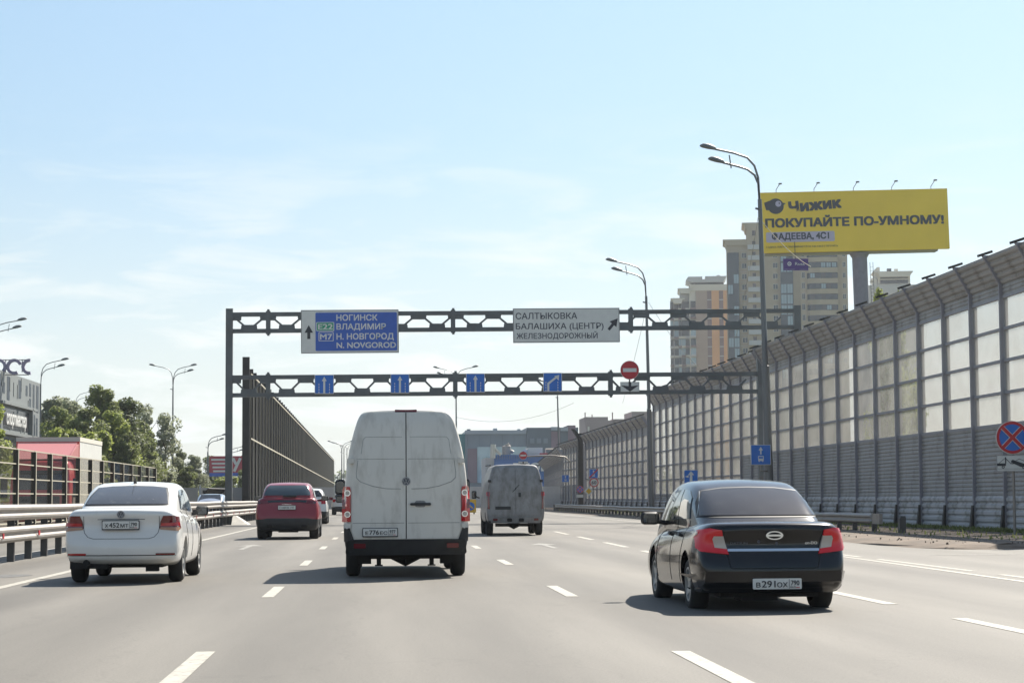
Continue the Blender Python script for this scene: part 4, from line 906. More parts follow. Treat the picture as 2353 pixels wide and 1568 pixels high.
def arc(mb, yc, zc, r, a0, a1, wd, n=18):
    pts = [(.1, yc+r*math.cos(R(a0+(a1-a0)*i/n)), zc+r*math.sin(R(a0+(a1-a0)*i/n))) for i in range(n+1)]
    for i in range(n):
        (x, y_a, z_a), (_, y_b, z_b) = pts[i], pts[i+1]
        ra, rb = (r-wd)/r, 1
        q_ = [(yc+(y_a-yc)*rb, zc+(z_a-zc)*rb), (yc+(y_b-yc)*rb, zc+(z_b-zc)*rb), (yc+(y_b-yc)*ra, zc+(z_b-zc)*ra), (yc+(y_a-yc)*ra, zc+(z_a-zc)*ra)]
        mb.prism(q_, -.15, .15, 'x')
lt_ = thing('roof_letters', 'broken mauve ring letters on a frame over the patterned building', 'letters', (0, 136, 0))
def arcy(xc, zc, r, a0, a1, wd, n=20):
    mb = MB()
    for i in range(n):
        p, q_ = R(a0+(a1-a0)*i/n), R(a0+(a1-a0)*(i+1)/n); r0 = r-wd
        mb.prism([(xc+r*math.cos(p), zc+r*math.sin(p)), (xc+r*math.cos(q_), zc+r*math.sin(q_)), (xc+r0*math.cos(q_), zc+r0*math.sin(q_)), (xc+r0*math.cos(p), zc+r0*math.sin(p))], -.12, .12)
    return mb
for px, a0, a1 in ((-3, -180, 180), (33, 20, 300), (68, 85, 280)):
    c_ = atY(px, 842, 136); arcy(c_.x, c_.z, .52, a0, a1, .2).build('letter', 'roof_letters', lt_)
xa, xb = atY(-40, 842, 136).x, atY(66, 842, 136).x; zz_ = atY(30, 842, 136).z
mb = MB()
for dz in (-.52, .46): mb.tube([(xa, .15, zz_+dz), (xb, .15, zz_+dz)], .03, 4)
for xx in (-12, 12, 50): q_ = atY(xx, 842, 136).x; mb.tube([(q_, .15, 9.6), (q_, .15, zz_+.46)], .03, 4)
mb.build('frame', 'lamp', lt_)
o = MB().box(-21.5, 120, 0, -20.5, 133, 1.35); tag(o.build('low_wall', 'orange'), 'low orange wall in front of the patterned building', 'wall')
t = thing('pink_sign', 'faded pink sign low in front of the patterned building', 'sign', (-19.2, 116, 0)); MB().box(-1.2, 0, 1.4, .9, .12, 2.7).build('panel', 'truck_pink', t); MB().tube([(-.8, .2, 0), (-.8, .2, 1.5)], .06, 6).tube([(.5, .2, 0), (.5, .2, 1.5)], .06, 6).build('legs', 'steel_dark', t)
text_fit('ЛЕНТА', -1.0, .7, 1.75, 2.3, -.02, 'white', t)

# low cream barrier and grey fence beyond the opposite carriageway
t = thing('cream_barrier', 'low cream slatted barrier with dark top behind the opposite carriageway', 'fence')
A_ = Vector((atY(468, 1130, 190).x, 190, 0)); B_ = Vector((atY(600, 1130, 236).x, 236, 0)); n = 30
pm_ = None
for i in range(n):
    a = A_.lerp(B_, i/n); b = A_.lerp(B_, (i+1)/n); an = math.atan2((b-a).x, (b-a).y)
    if pm_ is None:
        L_ = (b-a).length; p1 = MB().box(-.04, .1, 0, .04, L_-.1, 1.75).build('panel', 'cream', t); p2 = MB().box(-.1, -.06, 0, .1, .06, 2.1).build('post', 'fin', t); p3 = MB().prism([(-.05, 1.75), (.05, 1.75), (.5, 2.25), (.4, 2.3)], 0, L_).build('top_panel', 'fin', t); pm_ = 1
        for o in (p1, p2, p3): o.location = a; o.rotation_euler = (0, 0, -an)
    else:
        for nm, s in (('panel', p1), ('post', p2), ('top_panel', p3)): inst(nm, s.data, t, a, -an)
t = thing('grey_fence', 'pale grey panel fence under the trees behind the white sedan', 'fence')
s1 = None
for i in range(16):
    x = atY(330, 1130, 200).x+2.6*i; y = 200+1.0*i
    if s1 is None: s1 = MB().box(0, -.03, .2, 2.5, .03, 2.4).build('panel', 'b_grey', t, loc=(x, y, 0)); s2 = MB().box(-.08, -.08, 0, .08, .08, 2.6).build('post', 'f_light', t, loc=(x, y, 0))
    else: inst('panel', s1.data, t, (x, y, 0)); inst('post', s2.data, t, (x, y, 0))

# ================================================================== TREES
def make_crown(seed, lobes, n, leaf, name='crown'):
    rg = random.Random(seed); mb = MB()
    for i in range(n):
        cx, cy, cz, rx_, ry_, rz_ = lobes[rg.randrange(len(lobes))]
        while True:
            d = Vector((rg.gauss(0, 1), rg.gauss(0, 1), rg.gauss(0, 1)))
            if d.length > .1: break
        d.normalize(); rr = .55+.5*rg.random()**.5*(1+.12*math.sin(d.x*9+d.z*7+seed))
        p = Vector((cx+d.x*rx_*rr, cy+d.y*ry_*rr, cz+d.z*rz_*rr))
        s = leaf*rg.uniform(.5, 1.3)
        u = Vector((rg.gauss(0, 1), rg.gauss(0, 1), rg.gauss(0, 1))).normalized(); v_ = u.cross(d+Vector((.01, .02, .3))).normalized()
        a, b = u*s, v_*s*.7
        mb.add([p-a, p-b*.9, p+a, p+b], [(0, 1, 2, 3)])
    return mb
def lobes_for(seed, r, h0, h1, n):
    rg = random.Random(seed); out = []
    for i in range(n):
        f = i/(n-1); z = h0+(h1-h0)*f; rad = r*(1-.75*abs(f-.4)**1.3)*rg.uniform(.2, .5)
        an = rg.random()*6.28; d = r*(1-f*.72)*rg.uniform(.05, 1.0)
        out.append((math.cos(an)*d, math.sin(an)*d, z, rad, rad, rad*rg.uniform(.7, 1.15)))
    return out
CR = {}
def crown_mesh(kind, m):
    if (kind, m) in CR: return CR[(kind, m)]
    sp = {'broad': (3.6, 3.0, 14, 42, 12000), 'tall': (3.0, 3, 18, 46, 12500), 'loose': (3.4, 4, 13, 22, 4200), 'bush': (2.6, .8, 4.6, 20, 5000)}[kind]
    mb = make_crown(hash(kind) % 97 if 0 else {'broad': 5, 'tall': 9, 'loose': 21, 'bush': 33}[kind], lobes_for({'broad': 2, 'tall': 4, 'loose': 6, 'bush': 8}[kind], *sp[:4]), sp[4], .2)
    me = bpy.data.meshes.new('crown'); me.from_pydata(mb.v, [], mb.f); me.materials.append(M[m]); CR[(kind, m)] = me; return me
def trunk_mb(h, seed):
    rg = random.Random(seed); mb = MB(); mb.tube([(0, 0, 0), (rg.uniform(-.2, .2), 0, h*.35), (rg.uniform(-.4, .4), .1, h*.7), (0, 0, h*.93)], [.3, .22, .13, .04], 8)
    for i in range(7):
        z = h*rg.uniform(.3, .75); an = rg.random()*6.28; l_ = h*rg.uniform(.12, .24)
        mb.tube([(0, 0, z), (math.cos(an)*l_*.5, math.sin(an)*l_*.5, z+l_*.5), (math.cos(an)*l_, math.sin(an)*l_, z+l_*1.1)], [.1, .06, .02], 5)
    return mb
def tree(label, px, ytop, Y, kind, m, wide=1., nm='tree', grp=None):
    p = atY(px, ytop, Y); hh = {'broad': 15.2, 'tall': 19.3, 'loose': 14., 'bush': 5.4}[kind]; s = p.z/hh
    t = thing(nm, label, 'tree' if kind != 'bush' else 'bush', (p.x, Y, 0), random.random()*6.28, grp)
    t.scale = (s*wide, s*wide, s)
    inst('crown', crown_mesh(kind, m), t)
    trunk_mb(hh*.9, int(px)).build('trunk', 'bark', t, True)
    return t
tree('dark tall tree, highest of the left group', 235, 876, 190, 'tall', 'leaf_b', 1.25)
tree('mid green tree right of the highest one', 285, 905, 196, 'broad', 'leaf_a', 1.25)
tree('grey-green poplar behind the patterned building', 115, 902, 205, 'broad', 'leaf_s', 1.05)
tree('grey-green poplar between the patterned building and the highest tree', 165, 905, 208, 'broad', 'leaf_s', 1.0)
tree('dark tree behind the truck box', 140, 925, 195, 'broad', 'leaf_b', 1.1)
tree('bright green bush above the truck roof', 160, 968, 165, 'bush', 'leaf_c', 1.1, 'bush')
tree('yellow-green bush beside the truck box', 215, 975, 168, 'bush', 'leaf_c', 1.0, 'bush')
tree('pale loose tree leaning right of the dark group', 332, 925, 212, 'loose', 'leaf_s', .8)
tree('airy silver tree around the three-headed lamp', 380, 945, 215, 'loose', 'leaf_s', 1.0)
tree('lower green tree left of the three-headed lamp', 330, 985, 200, 'broad', 'leaf_b', 1.2)
tree('green tree behind the glass fence end', 290, 985, 185, 'broad', 'leaf_b', 1.0)
tree('dark round tree right of the three-headed lamp', 412, 1030, 228, 'broad', 'leaf_a', .95)
tree('hazy tree left of the small lamp', 445, 1040, 250, 'broad', 'leaf_s', 1.25)
tree('hazy tree behind the red billboard', 490, 1042, 330, 'broad', 'leaf_b', 1.6)
tree('low tree under the red billboard', 520, 1088, 270, 'bush', 'leaf_c', 1.6)
tree('low tree behind the gantry post foot', 560, 1075, 280, 'broad', 'leaf_b', 1.3)
tree('green tree behind the fin barrier start', 430, 1065, 215, 'broad', 'leaf_b', 1.3)
tree('yellow-green tree filling in just right of the highest tree', 262, 935, 186, 'broad', 'leaf_c', 1.15)
tree('broad green tree low between the poplars', 195, 925, 183, 'broad', 'leaf_b', 1.3)
tree('mid green tree under the leaning pale tree', 322, 955, 205, 'broad', 'leaf_b', 1.2)
tree('pale shrub behind the grey panel fence', 370, 1075, 205, 'bush', 'leaf_s', 1.5, 'bush')
tree('leafy branch tree poking in at the left edge', -34, 890, 92, 'broad', 'leaf_c', 1.0)
tree('tree top showing above the barrier right of the billboard column', 2030, 646, 150, 'broad', 'leaf_c', .42)
tree('tree seen through the gap by the lower gantry post', 1752, 960, 128, 'loose', 'leaf_c', .3)
tree('small green tree behind the second barrier stretch', 2065, 662, 152, 'loose', 'leaf_c', .45)
o = MB(); rg = random.Random(5)
for i in range(40):
    x = -150+i*12; o.box(x, 1500+rg.random()*50, 0, x+rg.uniform(8, 16), 1560, rg.uniform(14, 30) if -150 < x < 60 else rg.uniform(10, 18))
far = make_crown(3, [(-340+i*14, 1000+rg.random()*200, rg.uniform(4, 9), 12, 10, rg.uniform(7, 12)) for i in range(45)], 16000, 1.3).build('far_wood', 'leaf_a'); far['kind'] = 'stuff'
hl = MB()
for i in range(60):
    a = i/60; x = -900+1800*a; hl.v += [(x, 2300, -2), (x, 2650, 30+18*math.sin(a*9)+12*math.sin(a*23+1)), (x, 3300, -2)]
for i in range(59): hl.f += [(3*i, 3*i+3, 3*i+4, 3*i+1), (3*i+1, 3*i+4, 3*i+5, 3*i+2)]
struct(hl.build('hills', 'hill', None, 80))

# ================================================================== VEHICLES
FR = (-.8, -.45, 0., .45, .8)
def loft(stations, sec, rear_lean, rear_bulge=.1, front_bulge=.15, crown=.015, levels=2):
    """stations: (y, half width, z0, z1, lean weight); sec: [(u, v)] from bottom edge to top edge"""
    bm = bmesh.new(); rings = []; n = len(sec)
    for (y, hw, z0, z1, lw) in stations:
        ring = []; g = lambda x, yy, z: bm.verts.new((x, yy, z))
        side = [(u*hw, y+lw*rear_lean[k], z0+(z1-z0)*v) for k, (u, v) in enumerate(sec)]
        bl_ = rear_bulge*lw
        ring += [g(x, yy, z) for x, yy, z in side]
        xt, yt, zt_ = side[-1]; xb, yb, zb = side[0]
        ring += [g(f*xt, yt-bl_*(1-f*f), zt_+crown*(1-f*f)) for f in reversed(FR)]
        ring += [g(-x, yy, z) for x, yy, z in reversed(side)]
        ring += [g(f*xb, yb-bl_*(1-f*f), zb) for f in FR]
        rings.append((ring, side))
    N = len(rings[0][0])
    for (a, _), (b, _) in zip(rings, rings[1:]):
        for i in range(N): j = (i+1) % N; bm.faces.new((a[i], b[i], b[j], a[j]))
    def cap(ring, side, sg, bulge):
        top = [ring[n-1]]+ring[n:n+5]+[ring[n+5]]; rows = []
        for k in range(n):
            if k == n-1: rows.append(top); continue
            if k == 0: bot = ring[2*n+5:2*n+10]; rows.append([ring[0]]+bot[::-1]+[ring[2*n+4]]); continue
            x, yy, z = side[k]
            rows.append([ring[k]]+[bm.verts.new((f*x, yy-sg*bulge*(1-f*f), z)) for f in reversed(FR)]+[ring[2*n+4-k]])
        for r0, r1 in zip(rows, rows[1:]):
            for i in range(6):
                q = (r0[i], r0[i+1], r1[i+1], r1[i]); bm.faces.new(q if sg > 0 else q[::-1])
    cap(*rings[0], 1, rear_bulge); cap(*rings[-1], -1, front_bulge)
    bmesh.ops.recalc_face_normals(bm, faces=bm.faces)
    me = bpy.data.meshes.new('b'); bm.to_mesh(me); bm.free()
    o = bpy.data.objects.new('b', me); C.objects.link(o)
    md = o.modifiers.new('s', 'SUBSURF'); md.levels = levels; md.render_levels = levels
    me2 = bpy.data.meshes.new_from_object(o.evaluated_get(bpy.context.evaluated_depsgraph_get())); bpy.data.objects.remove(o); return me2
def cut_arches(me, arches, hw):
    o = bpy.data.objects.new('b', me); C.objects.link(o); cs = []
    for y, r in arches:
        for sg in (-1, 1):
            mb = MB(); n = 28; mb.tube([(sg*(hw-.30), y, r*.92), (sg*(hw+.2), y, r*.92)], r, n)
            c = mb.build('c', None); cs.append(c); md = o.modifiers.new('b', 'BOOLEAN'); md.operation = 'DIFFERENCE'; md.object = c; md.solver = 'EXACT'
    bpy.context.view_layer.update()
    me2 = bpy.data.meshes.new_from_object(o.evaluated_get(bpy.context.evaluated_depsgraph_get()))
    for c in cs: bpy.data.objects.remove(c)
    bpy.data.objects.remove(o); return me2
def two_tone(me, regions, mats):
    """cut the shell along straight lines and give the parts below them their own plastic"""
    bm = bmesh.new(); bm.from_mesh(me)
    bmesh.ops.triangulate(bm, faces=bm.faces)
    for f in bm.faces: f.material_index = 0
    for (z, ymax, xmin) in regions:
        bmesh.ops.bisect_plane(bm, geom=bm.verts[:]+bm.edges[:]+bm.faces[:], plane_co=(0, 0, z), plane_no=(0, 0, 1), dist=1e-5)
        bmesh.ops.bisect_plane(bm, geom=bm.verts[:]+bm.edges[:]+bm.faces[:], plane_co=(0, ymax, 0), plane_no=(0, 1, 0), dist=1e-5)
        for sg in ((-1, 1) if xmin else ()): bmesh.ops.bisect_plane(bm, geom=bm.verts[:]+bm.edges[:]+bm.faces[:], plane_co=(sg*xmin, 0, 0), plane_no=(1, 0, 0), dist=1e-5)
    for f in bm.faces:
        c = f.calc_center_median(); f.material_index = int(any(c.z < z and c.y < ymax and abs(c.x) > xmin for z, ymax, xmin in regions))
    me.materials.clear()
    for m_ in mats: me.materials.append(M[m_])
    bm.to_mesh(me); bm.free()
def join(meshes):
    bm = bmesh.new()
    for m_ in meshes: bm.from_mesh(m_)
    me = bpy.data.meshes.new('body'); bm.to_mesh(me); bm.free(); return me
def patch(name, poly, axis, bvh, m, parent, off=.006, thick=.012, res=.06, org=None):
    """2-D outline projected on the body: axis 'rear' (x,z) from behind, 'L'/'R' (y,z) from a side"""
    bm = bmesh.new()
    P = {'rear': lambda a, b: Vector((a, -3, b)), 'L': lambda a, b: Vector((-3, a, b)), 'R': lambda a, b: Vector((3, a, b)), 'top': lambda a, b: Vector((a, b, 5))}[axis]
    D = {'rear': Vector((0, 1, 0)), 'L': Vector((1, 0, 0)), 'R': Vector((-1, 0, 0)), 'top': Vector((0, 0, -1))}[axis]
    vs = [bm.verts.new(P(a, b)) for a, b in poly]; bm.faces.new(vs)
    us = [p[0] for p in poly]; ws = [p[1] for p in poly]
    e1 = P(1, 0)-P(0, 0); e2 = P(0, 1)-P(0, 0)
    for e_, lo, hi in ((e1, min(us), max(us)), (e2, min(ws), max(ws))):
        n = max(1, int((hi-lo)/res))
        for i in range(1, n):
            c = lo+(hi-lo)*i/n; bmesh.ops.bisect_plane(bm, geom=bm.verts[:]+bm.edges[:]+bm.faces[:], plane_co=e_*c+(P(0, 0)*0), plane_no=e_, dist=1e-5)
    nrm = {}; bm.verts.ensure_lookup_table()
    lay = bm.verts.layers.float_vector.new('n')
    for v in bm.verts:
        h = bvh.ray_cast(v.co, D, 8)
        if h[0] is None: h = bvh.find_nearest(v.co+D*3.2)
        n_ = h[1] if h[1].dot(D) < 0 else -h[1]
        v.co = h[0]+n_*off; v[lay] = n_
    ret = bmesh.ops.extrude_face_region(bm, geom=bm.faces[:])
    nv = [g for g in ret['geom'] if isinstance(g, bmesh.types.BMVert)]
    for v in nv: v.co -= v[lay]*(thick+off)
    bmesh.ops.recalc_face_normals(bm, faces=bm.faces)
    me = bpy.data.meshes.new(name); bm.to_mesh(me); bm.free()
    return meshobj(name, me, m, parent, 35)
def seam(name, pts, axis, bvh, m, parent, wd=.008):
    """thin dark joint following a polyline over the body"""
    obs = MB(); P = {'rear': lambda a, b: Vector((a, -3, b)), 'L': lambda a, b: Vector((-3, a, b)), 'R': lambda a, b: Vector((3, a, b))}[axis]
    D = {'rear': Vector((0, 1, 0)), 'L': Vector((1, 0, 0)), 'R': Vector((-1, 0, 0))}[axis]; path = []
    for (a0, b0), (a1, b1) in zip(pts, pts[1:]):
        n = max(1, int(math.hypot(a1-a0, b1-b0)/.04))
        for i in range(n):
            h = bvh.ray_cast(P(a0+(a1-a0)*i/n, b0+(b1-b0)*i/n), D, 8)
            if h[0] is not None: path.append(h[0]-D*.001)
    h = bvh.ray_cast(P(*pts[-1]), D, 8)
    if h[0] is not None: path.append(h[0]-D*.001)
    if len(path) > 1: return obs.tube(path, wd/2, 4).build(name, m, parent)
WHM = {}
def wheel(parent, x, y, r, wd, side, rim='rim'):
    key = (r, wd, rim)
    if key not in WHM:
        prof = [(-wd/2+.02, r*.62), (-wd/2, r*.68), (-wd/2, r*.86), (-wd/2+.02, r*.95), (-wd/2+.05, r), (wd/2-.05, r), (wd/2-.02, r*.95), (wd/2, r*.86), (wd/2, r*.68), (wd/2-.02, r*.62)]
        mb = MB(); n = 36
        for a, q_ in prof:
            for k in range(n): mb.v.append((a, q_*math.cos(2*math.pi*k/n), q_*math.sin(2*math.pi*k/n)))
        for i in range(len(prof)):
            for k in range(n): i2 = (i+1) % len(prof); mb.f.append((i*n+k, i*n+(k+1) % n, i2*n+(k+1) % n, i2*n+k))
        w_ = mb.build('wheel', 'tyre', parent, 50)
        mb = MB(); mb.tube([(wd/2-.09, 0, 0), (wd/2-.075, 0, 0)], r*.6, 28); mb.tube([(wd/2-.08, 0, 0), (wd/2-.015, 0, 0)], r*.13, 12)
        for k in range(5):
            a = 2*math.pi*k/5; c, s = math.cos(a), math.sin(a); q_ = r*.63
            mb.add([(wd/2-.03, -s*.05+c*r*.1, c*.05+s*r*.1), (wd/2-.03, s*.05+c*r*.1, -c*.05+s*r*.1), (wd/2-.012, s*.03+c*q_, -c*.03+s*q_), (wd/2-.012, -s*.03+c*q_, c*.03+s*q_),
                    (wd/2-.08, -s*.05+c*r*.1, c*.05+s*r*.1), (wd/2-.08, s*.05+c*r*.1, -c*.05+s*r*.1), (wd/2-.08, s*.03+c*q_, -c*.03+s*q_), (wd/2-.08, -s*.03+c*q_, c*.03+s*q_)], [(0, 1, 2, 3), (4, 5, 6, 7), (0, 4, 7, 3), (1, 5, 6, 2), (3, 2, 6, 7), (0, 1, 5, 4)])
        lip = MB(); lip.tube([(wd/2-.04, 0, 0), (wd/2-.005, 0, 0)], r*.64, 32); rm_ = mb.build('rim', rim, w_)
        ringm = MB()
        for k in range(32):
            a0, a1 = 2*math.pi*k/32, 2*math.pi*(k+1)/32
            q = [(r*.58*math.cos(a0), r*.58*math.sin(a0)), (r*.645*math.cos(a0), r*.645*math.sin(a0)), (r*.645*math.cos(a1), r*.645*math.sin(a1)), (r*.58*math.cos(a1), r*.58*math.sin(a1))]
            ringm.prism(q, wd/2-.06, wd/2-.004, 'x')
        ri = ringm.build('rim_ring', rim, w_); WHM[key] = (w_.data, rm_.data, ri.data); w_.location = (x, y, r)
        if side < 0: w_.rotation_euler = (0, 0, math.pi)
        return
    w_ = inst('wheel', WHM[key][0], parent, (x, y, r)); inst('rim', WHM[key][1], w_); inst('rim_ring', WHM[key][2], w_)
    if side < 0: w_.rotation_euler = (0, 0, math.pi)
def surf(bv, x, z, d=.02):
    h = bv.ray_cast(Vector((x, -3, z)), Vector((0, 1, 0)), 8); return h[0].y-d
def number_plate(t, x, y, z, s1, s2, frame=True, tilt=0, detail=True):
    p = MB().prism(rrect(-.26, -.056, .26, .056, .012), -.006, 0).build('number_plate', 'plate', t, loc=(x, y, z)); p.rotation_euler = (tilt, 0, 0)
    if frame: MB().prism(rrect(-.272, -.075, .272, .066, .012), .001, .014).build('plate_frame', 'ink', p)
    if detail:
        # letters small, digits tall, region box at right
        L1, D1, L2 = s1
        text_fit(L1, -.225, -.178, -.036, .014, -.009, 'ink', p, bold=.012); text_fit(D1, -.165, -.018, -.036, .034, -.009, 'ink', p, bold=.012); text_fit(L2, -.002, .112, -.036, .014, -.009, 'ink', p, bold=.012)
        text_fit(s2, .145, .235, -.016, .036, -.009, 'ink', p, bold=.01); MB().box(.126, -.009, -.05, .13, -.006, .05).build('divider', 'ink', p)
        text_fit('RUS', .14, .195, -.044, -.026, -.009, 'ink', p, bold=0); MB().box(.2, -.009, -.044, .24, -.006, -.036).build('flag_stripe', 'red', p)
    else:
        text_fit(''.join(s1)+' '+s2, -.22, .22, -.036, .03, -.009, 'ink_grey', p, bold=.0)
    return p
def vw_badge(t, x, y, z, r):
    ringplate(x, z, r*.8, r, y-.012, y, 'badge', 'badge', t, 24); b_ = plate(circle(x, z, r*.8, 20), y-.006, y, 'badge_field', 'ink_grey', t)
    mb = MB()
    for a in ((-.5, .62, -.17, -.0), (.5, .62, .17, .0), (-.17, 0, 0, .3), (.17, 0, 0, .3)): pass
    mb.prism(bar2(x-.32*r, z+.72*r, x, z+.08*r, .13*r), y-.012, y-.006).prism(bar2(x+.32*r, z+.72*r, x, z+.08*r, .13*r), y-.012, y-.006)
    for sg in (-1, 1): mb.prism(bar2(x+sg*.68*r, z+.4*r, x+sg*.3*r, z-.62*r, .13*r), y-.0125, y-.0065).prism(bar2(x+sg*.3*r, z-.62*r, x, z+.0*r, .13*r), y-.013, y-.007)
    mb.build('badge_letters', 'badge', t)
def mirror(t, x, y, z, w_, h, m='trim', side=1, d=.14):
    mb = MB(); n = 12; sx_ = [(0, .72), (.03, 1), (.09, .95), (d, .55)]
    for dy, s in sx_:
        for p in rrect(-w_/2*s, -h/2*s, w_/2*s, h/2*s, min(w_, h)*.28*s, 3): mb.v.append((x+p[0], y+dy-.0, z+p[1]))
    k = len(rrect(-1, -1, 1, 1, .3, 3))
    for i in range(len(sx_)-1):
        for j in range(k): a = i*k+j; b_ = i*k+(j+1) % k; mb.f.append((a, b_, b_+k, a+k))
    mb.f.append(tuple(range(k))[::-1]); mb.f.append(tuple(3*k+j for j in range(k)))
    o = mb.build('mirror', m, t, True); MB().prism(rrect(x-w_*.38, z-h*.36, x+w_*.38, z+h*.36, h*.15), y-.008, y-.0).build('mirror_glass', 'glass', o)
    MB().tube([(x-side*w_*.45, y+.06, z-h*.25), (x-side*(w_*.5+.1), y+.1, z-h*.4)], .03, 6).build('mirror_arm', m, o)
def underside(t, hw, y0, y1, z, ztop, bits=()):
    MB().box(-hw+.28, y0, z, hw-.28, y1, ztop).build('underbody', 'under', t)
    for i, (a, b, c, d, e, f) in enumerate(bits): MB().box(a, b, c, d, e, f).build('chassis_part', 'under', t)

SEC = [(.82, 0), (.93, .04), (.975, .18), (1.0, .4), (.998, .6), (.975, .78), (.93, .92), (.84, 1.0)]
LEAN = [.10, .03, .0, .005, .065, .085, .035, .04]
GSEC = [(1.0, 0), (.985, .22), (.945, .55), (.88, .84), (.78, 1.0)]
GLEAN = [0, 0, 0, 0, 0]
def sedan(name, label, X, Y, rz, paint, spec):
    t = thing(name, label, 'car', (X, Y, 0), rz); hw, Lc, dk = spec['hw'], spec['L'], spec['deck']
    zb = spec['zb']; ax = spec['axle']; wb = spec['wb']; rf = spec['roof']; bl_ = spec['belt']
    st = [(0.0, hw*.90, zb+.03, dk-.035, 1), (.05, hw*.955, zb, dk-.005, .95), (.16, hw*.985, zb-.01, dk+.01, .6), (.4, hw, zb-.03, dk+.015, .15), (.7, hw, zb-.05, dk, 0), (1.3, hw, zb-.07, dk-.03, 0), (2.2, hw, zb-.07, dk-.07, 0), (3.0, hw, zb-.07, dk-.1, 0), (3.5, hw*.99, zb-.05, dk-.15, 0), (4.0, hw*.96, zb-.03, dk-.26, 0), (Lc-.12, hw*.88, zb, dk-.36, 0), (Lc, hw*.74, zb+.03, dk-.42, 0)]
    low = loft(st, SEC, LEAN, spec.get('bulge', .09), .14)
    low = cut_arches(low, ((ax, spec['wr']+.055), (ax+wb, spec['wr']+.055)), hw)
    rw0, rwz0, rw1, rwz1 = spec['rw']
    gs = [(rw0-.2, hw*.80, bl_-.12, dk-.02, 0), (rw0-.05, hw*.835, bl_-.1, rwz0-.03, 0), (rw0+.08, hw*.85, bl_-.1, rwz0+.035, 0), ((rw0+rw1)/2, hw*.875, bl_-.12, (rwz0+rwz1)/2+.02, 0), (rw1, hw*.885, bl_-.15, rwz1+.012, 0), (rw1+.25, hw*.885, bl_-.15, rf-.03, 0), (rw1+.75, hw*.885, bl_-.15, rf, 0), (rw1+1.3, hw*.88, bl_-.15, rf-.015, 0), (rw1+1.75, hw*.87, bl_-.15, rf-.1, 0), (rw1+2.3, hw*.84, bl_-.2, (rf+bl_)/2-.08, 0), (rw1+2.8, hw*.78, bl_-.3, bl_-.05, 0)]
    gh = loft(gs, GSEC, GLEAN, 0., .0, .035)
    me = join([low, gh]); body = meshobj('body', me, paint, t, 42); bv = BVHTree.FromPolygons([v.co[:] for v in me.vertices], [p.vertices[:] for p in me.polygons])
    for sx_ in (-1, 1):
        for yy in (ax, ax+wb): wheel(t, sx_*(hw-.03-spec['ww']/2), yy, spec['wr'], spec['ww'], sx_)
    underside(t, hw, .25, Lc-.4, zb-.06, .5)
    return t, bv
def rear_window(t, bv, pts, m): return patch('rear_window', pts, 'rear', bv, m, t, .012, .02, .05)
def side_glass(t, bv, polys, m, trim='trim'):
    for ax_ in ('L', 'R'):
        for pl in polys: patch('side_window', pl, ax_, bv, m, t, .01, .015, .06)

# ---------------- white sedan
t, bv = sedan('sedan', 'white sedan in the leftmost lane beside the guardrail', -3.74, 30.35, R(-.3), 'car_white',
    dict(hw=.85, L=4.38, deck=1.075, zb=.29, axle=.88, wb=2.55, roof=1.475, belt=1.06, wr=.3, ww=.21, rw=(.58, 1.14, 1.36, 1.39), bulge=.1))
patch('window_seal', [(-.63, 1.13), (.63, 1.13), (.59, 1.275), (.52, 1.40), (.3, 1.422), (0, 1.43), (-.3, 1.422), (-.52, 1.40), (-.59, 1.275)], 'rear', bv, 'trim', t, .004, .02, .035)
patch('rear_window', [(-.60, 1.145), (.60, 1.145), (.56, 1.27), (.50, 1.385), (.3, 1.405), (0, 1.412), (-.3, 1.405), (-.50, 1.385), (-.56, 1.27)], 'rear', bv, 'glass_dusty', t, .012, .02, .035)
side_glass(t, bv, [[(1.2, 1.08), (1.95, 1.06), (1.95, 1.375), (1.62, 1.36), (1.38, 1.28)], [(1.99, 1.06), (2.95, 1.03), (2.7, 1.2), (2.35, 1.36), (1.99, 1.375)]], 'glass_soft')
for s in (-1, 1):
    patch('tail_light', [(s*a, b) for a, b in ((.545, .80), (.80, .775), (.83, .80), (.80, .96), (.74, .985), (.60, .985), (.56, .90))], 'rear', bv, 'lens_dark', t, .012, .03, .05)
    patch('tail_light_band', [(s*a, b) for a, b in ((.565, .835), (.815, .835), (.81, .885), (.575, .88))], 'rear', bv, 'lens_red', t, .018, .01, .05)
    patch('reverse_light', [(s*a, b) for a, b in ((.555, .785), (.80, .763), (.82, .785), (.815, .815), (.56, .815))], 'rear', bv, 'lens_amber', t, .018, .01, .05)
    patch('reflector', rrect(*sorted((s*.50, s*.77))[:1], .42, sorted((s*.50, s*.77))[1], .445, .01), 'rear', bv, 'lens_red' if s < 0 else 'lens_dark', t, .006, .01, .05)
seam('bumper_seam', [(-.78, .415), (.78, .415)], 'rear', bv, 'trim', t, .014)
seam('boot_seam', [(-.545, .98), (-.545, .80), (-.53, .74), (-.48, .68), (-.40, .655), (.40, .655), (.48, .68), (.53, .74), (.545, .80), (.545, .98)], 'rear', bv, 'trim', t, .008)
seam('boot_crease', [(-.34, .935), (.34, .935)], 'rear', bv, 'ink_grey', t, .01)
for ax_ in ('L', 'R'):
    seam('door_seam', [(1.98, 1.05), (1.98, .35)], ax_, bv, 'trim', t); seam('door_seam', [(1.15, 1.05), (1.12, .8), (1.25, .6), (1.3, .35)], ax_, bv, 'trim', t); seam('door_seam', [(3.0, .95), (3.0, .35)], ax_, bv, 'trim', t)
    for y_ in (1.35, 2.15): patch('door_handle', rrect(y_, .88, y_+.17, .91, .012), ax_, bv, 'car_white', t, .03, .03, .1)
number_plate(t, 0, -.085, .855, ('Х', '452', 'МТ'), '790')
vw_badge(t, 0, -.068, 1.005, .058)
for s in (-1, 1): mirror(t, s*.90, 2.9, 1.04, .2, .15, 'trim', s)
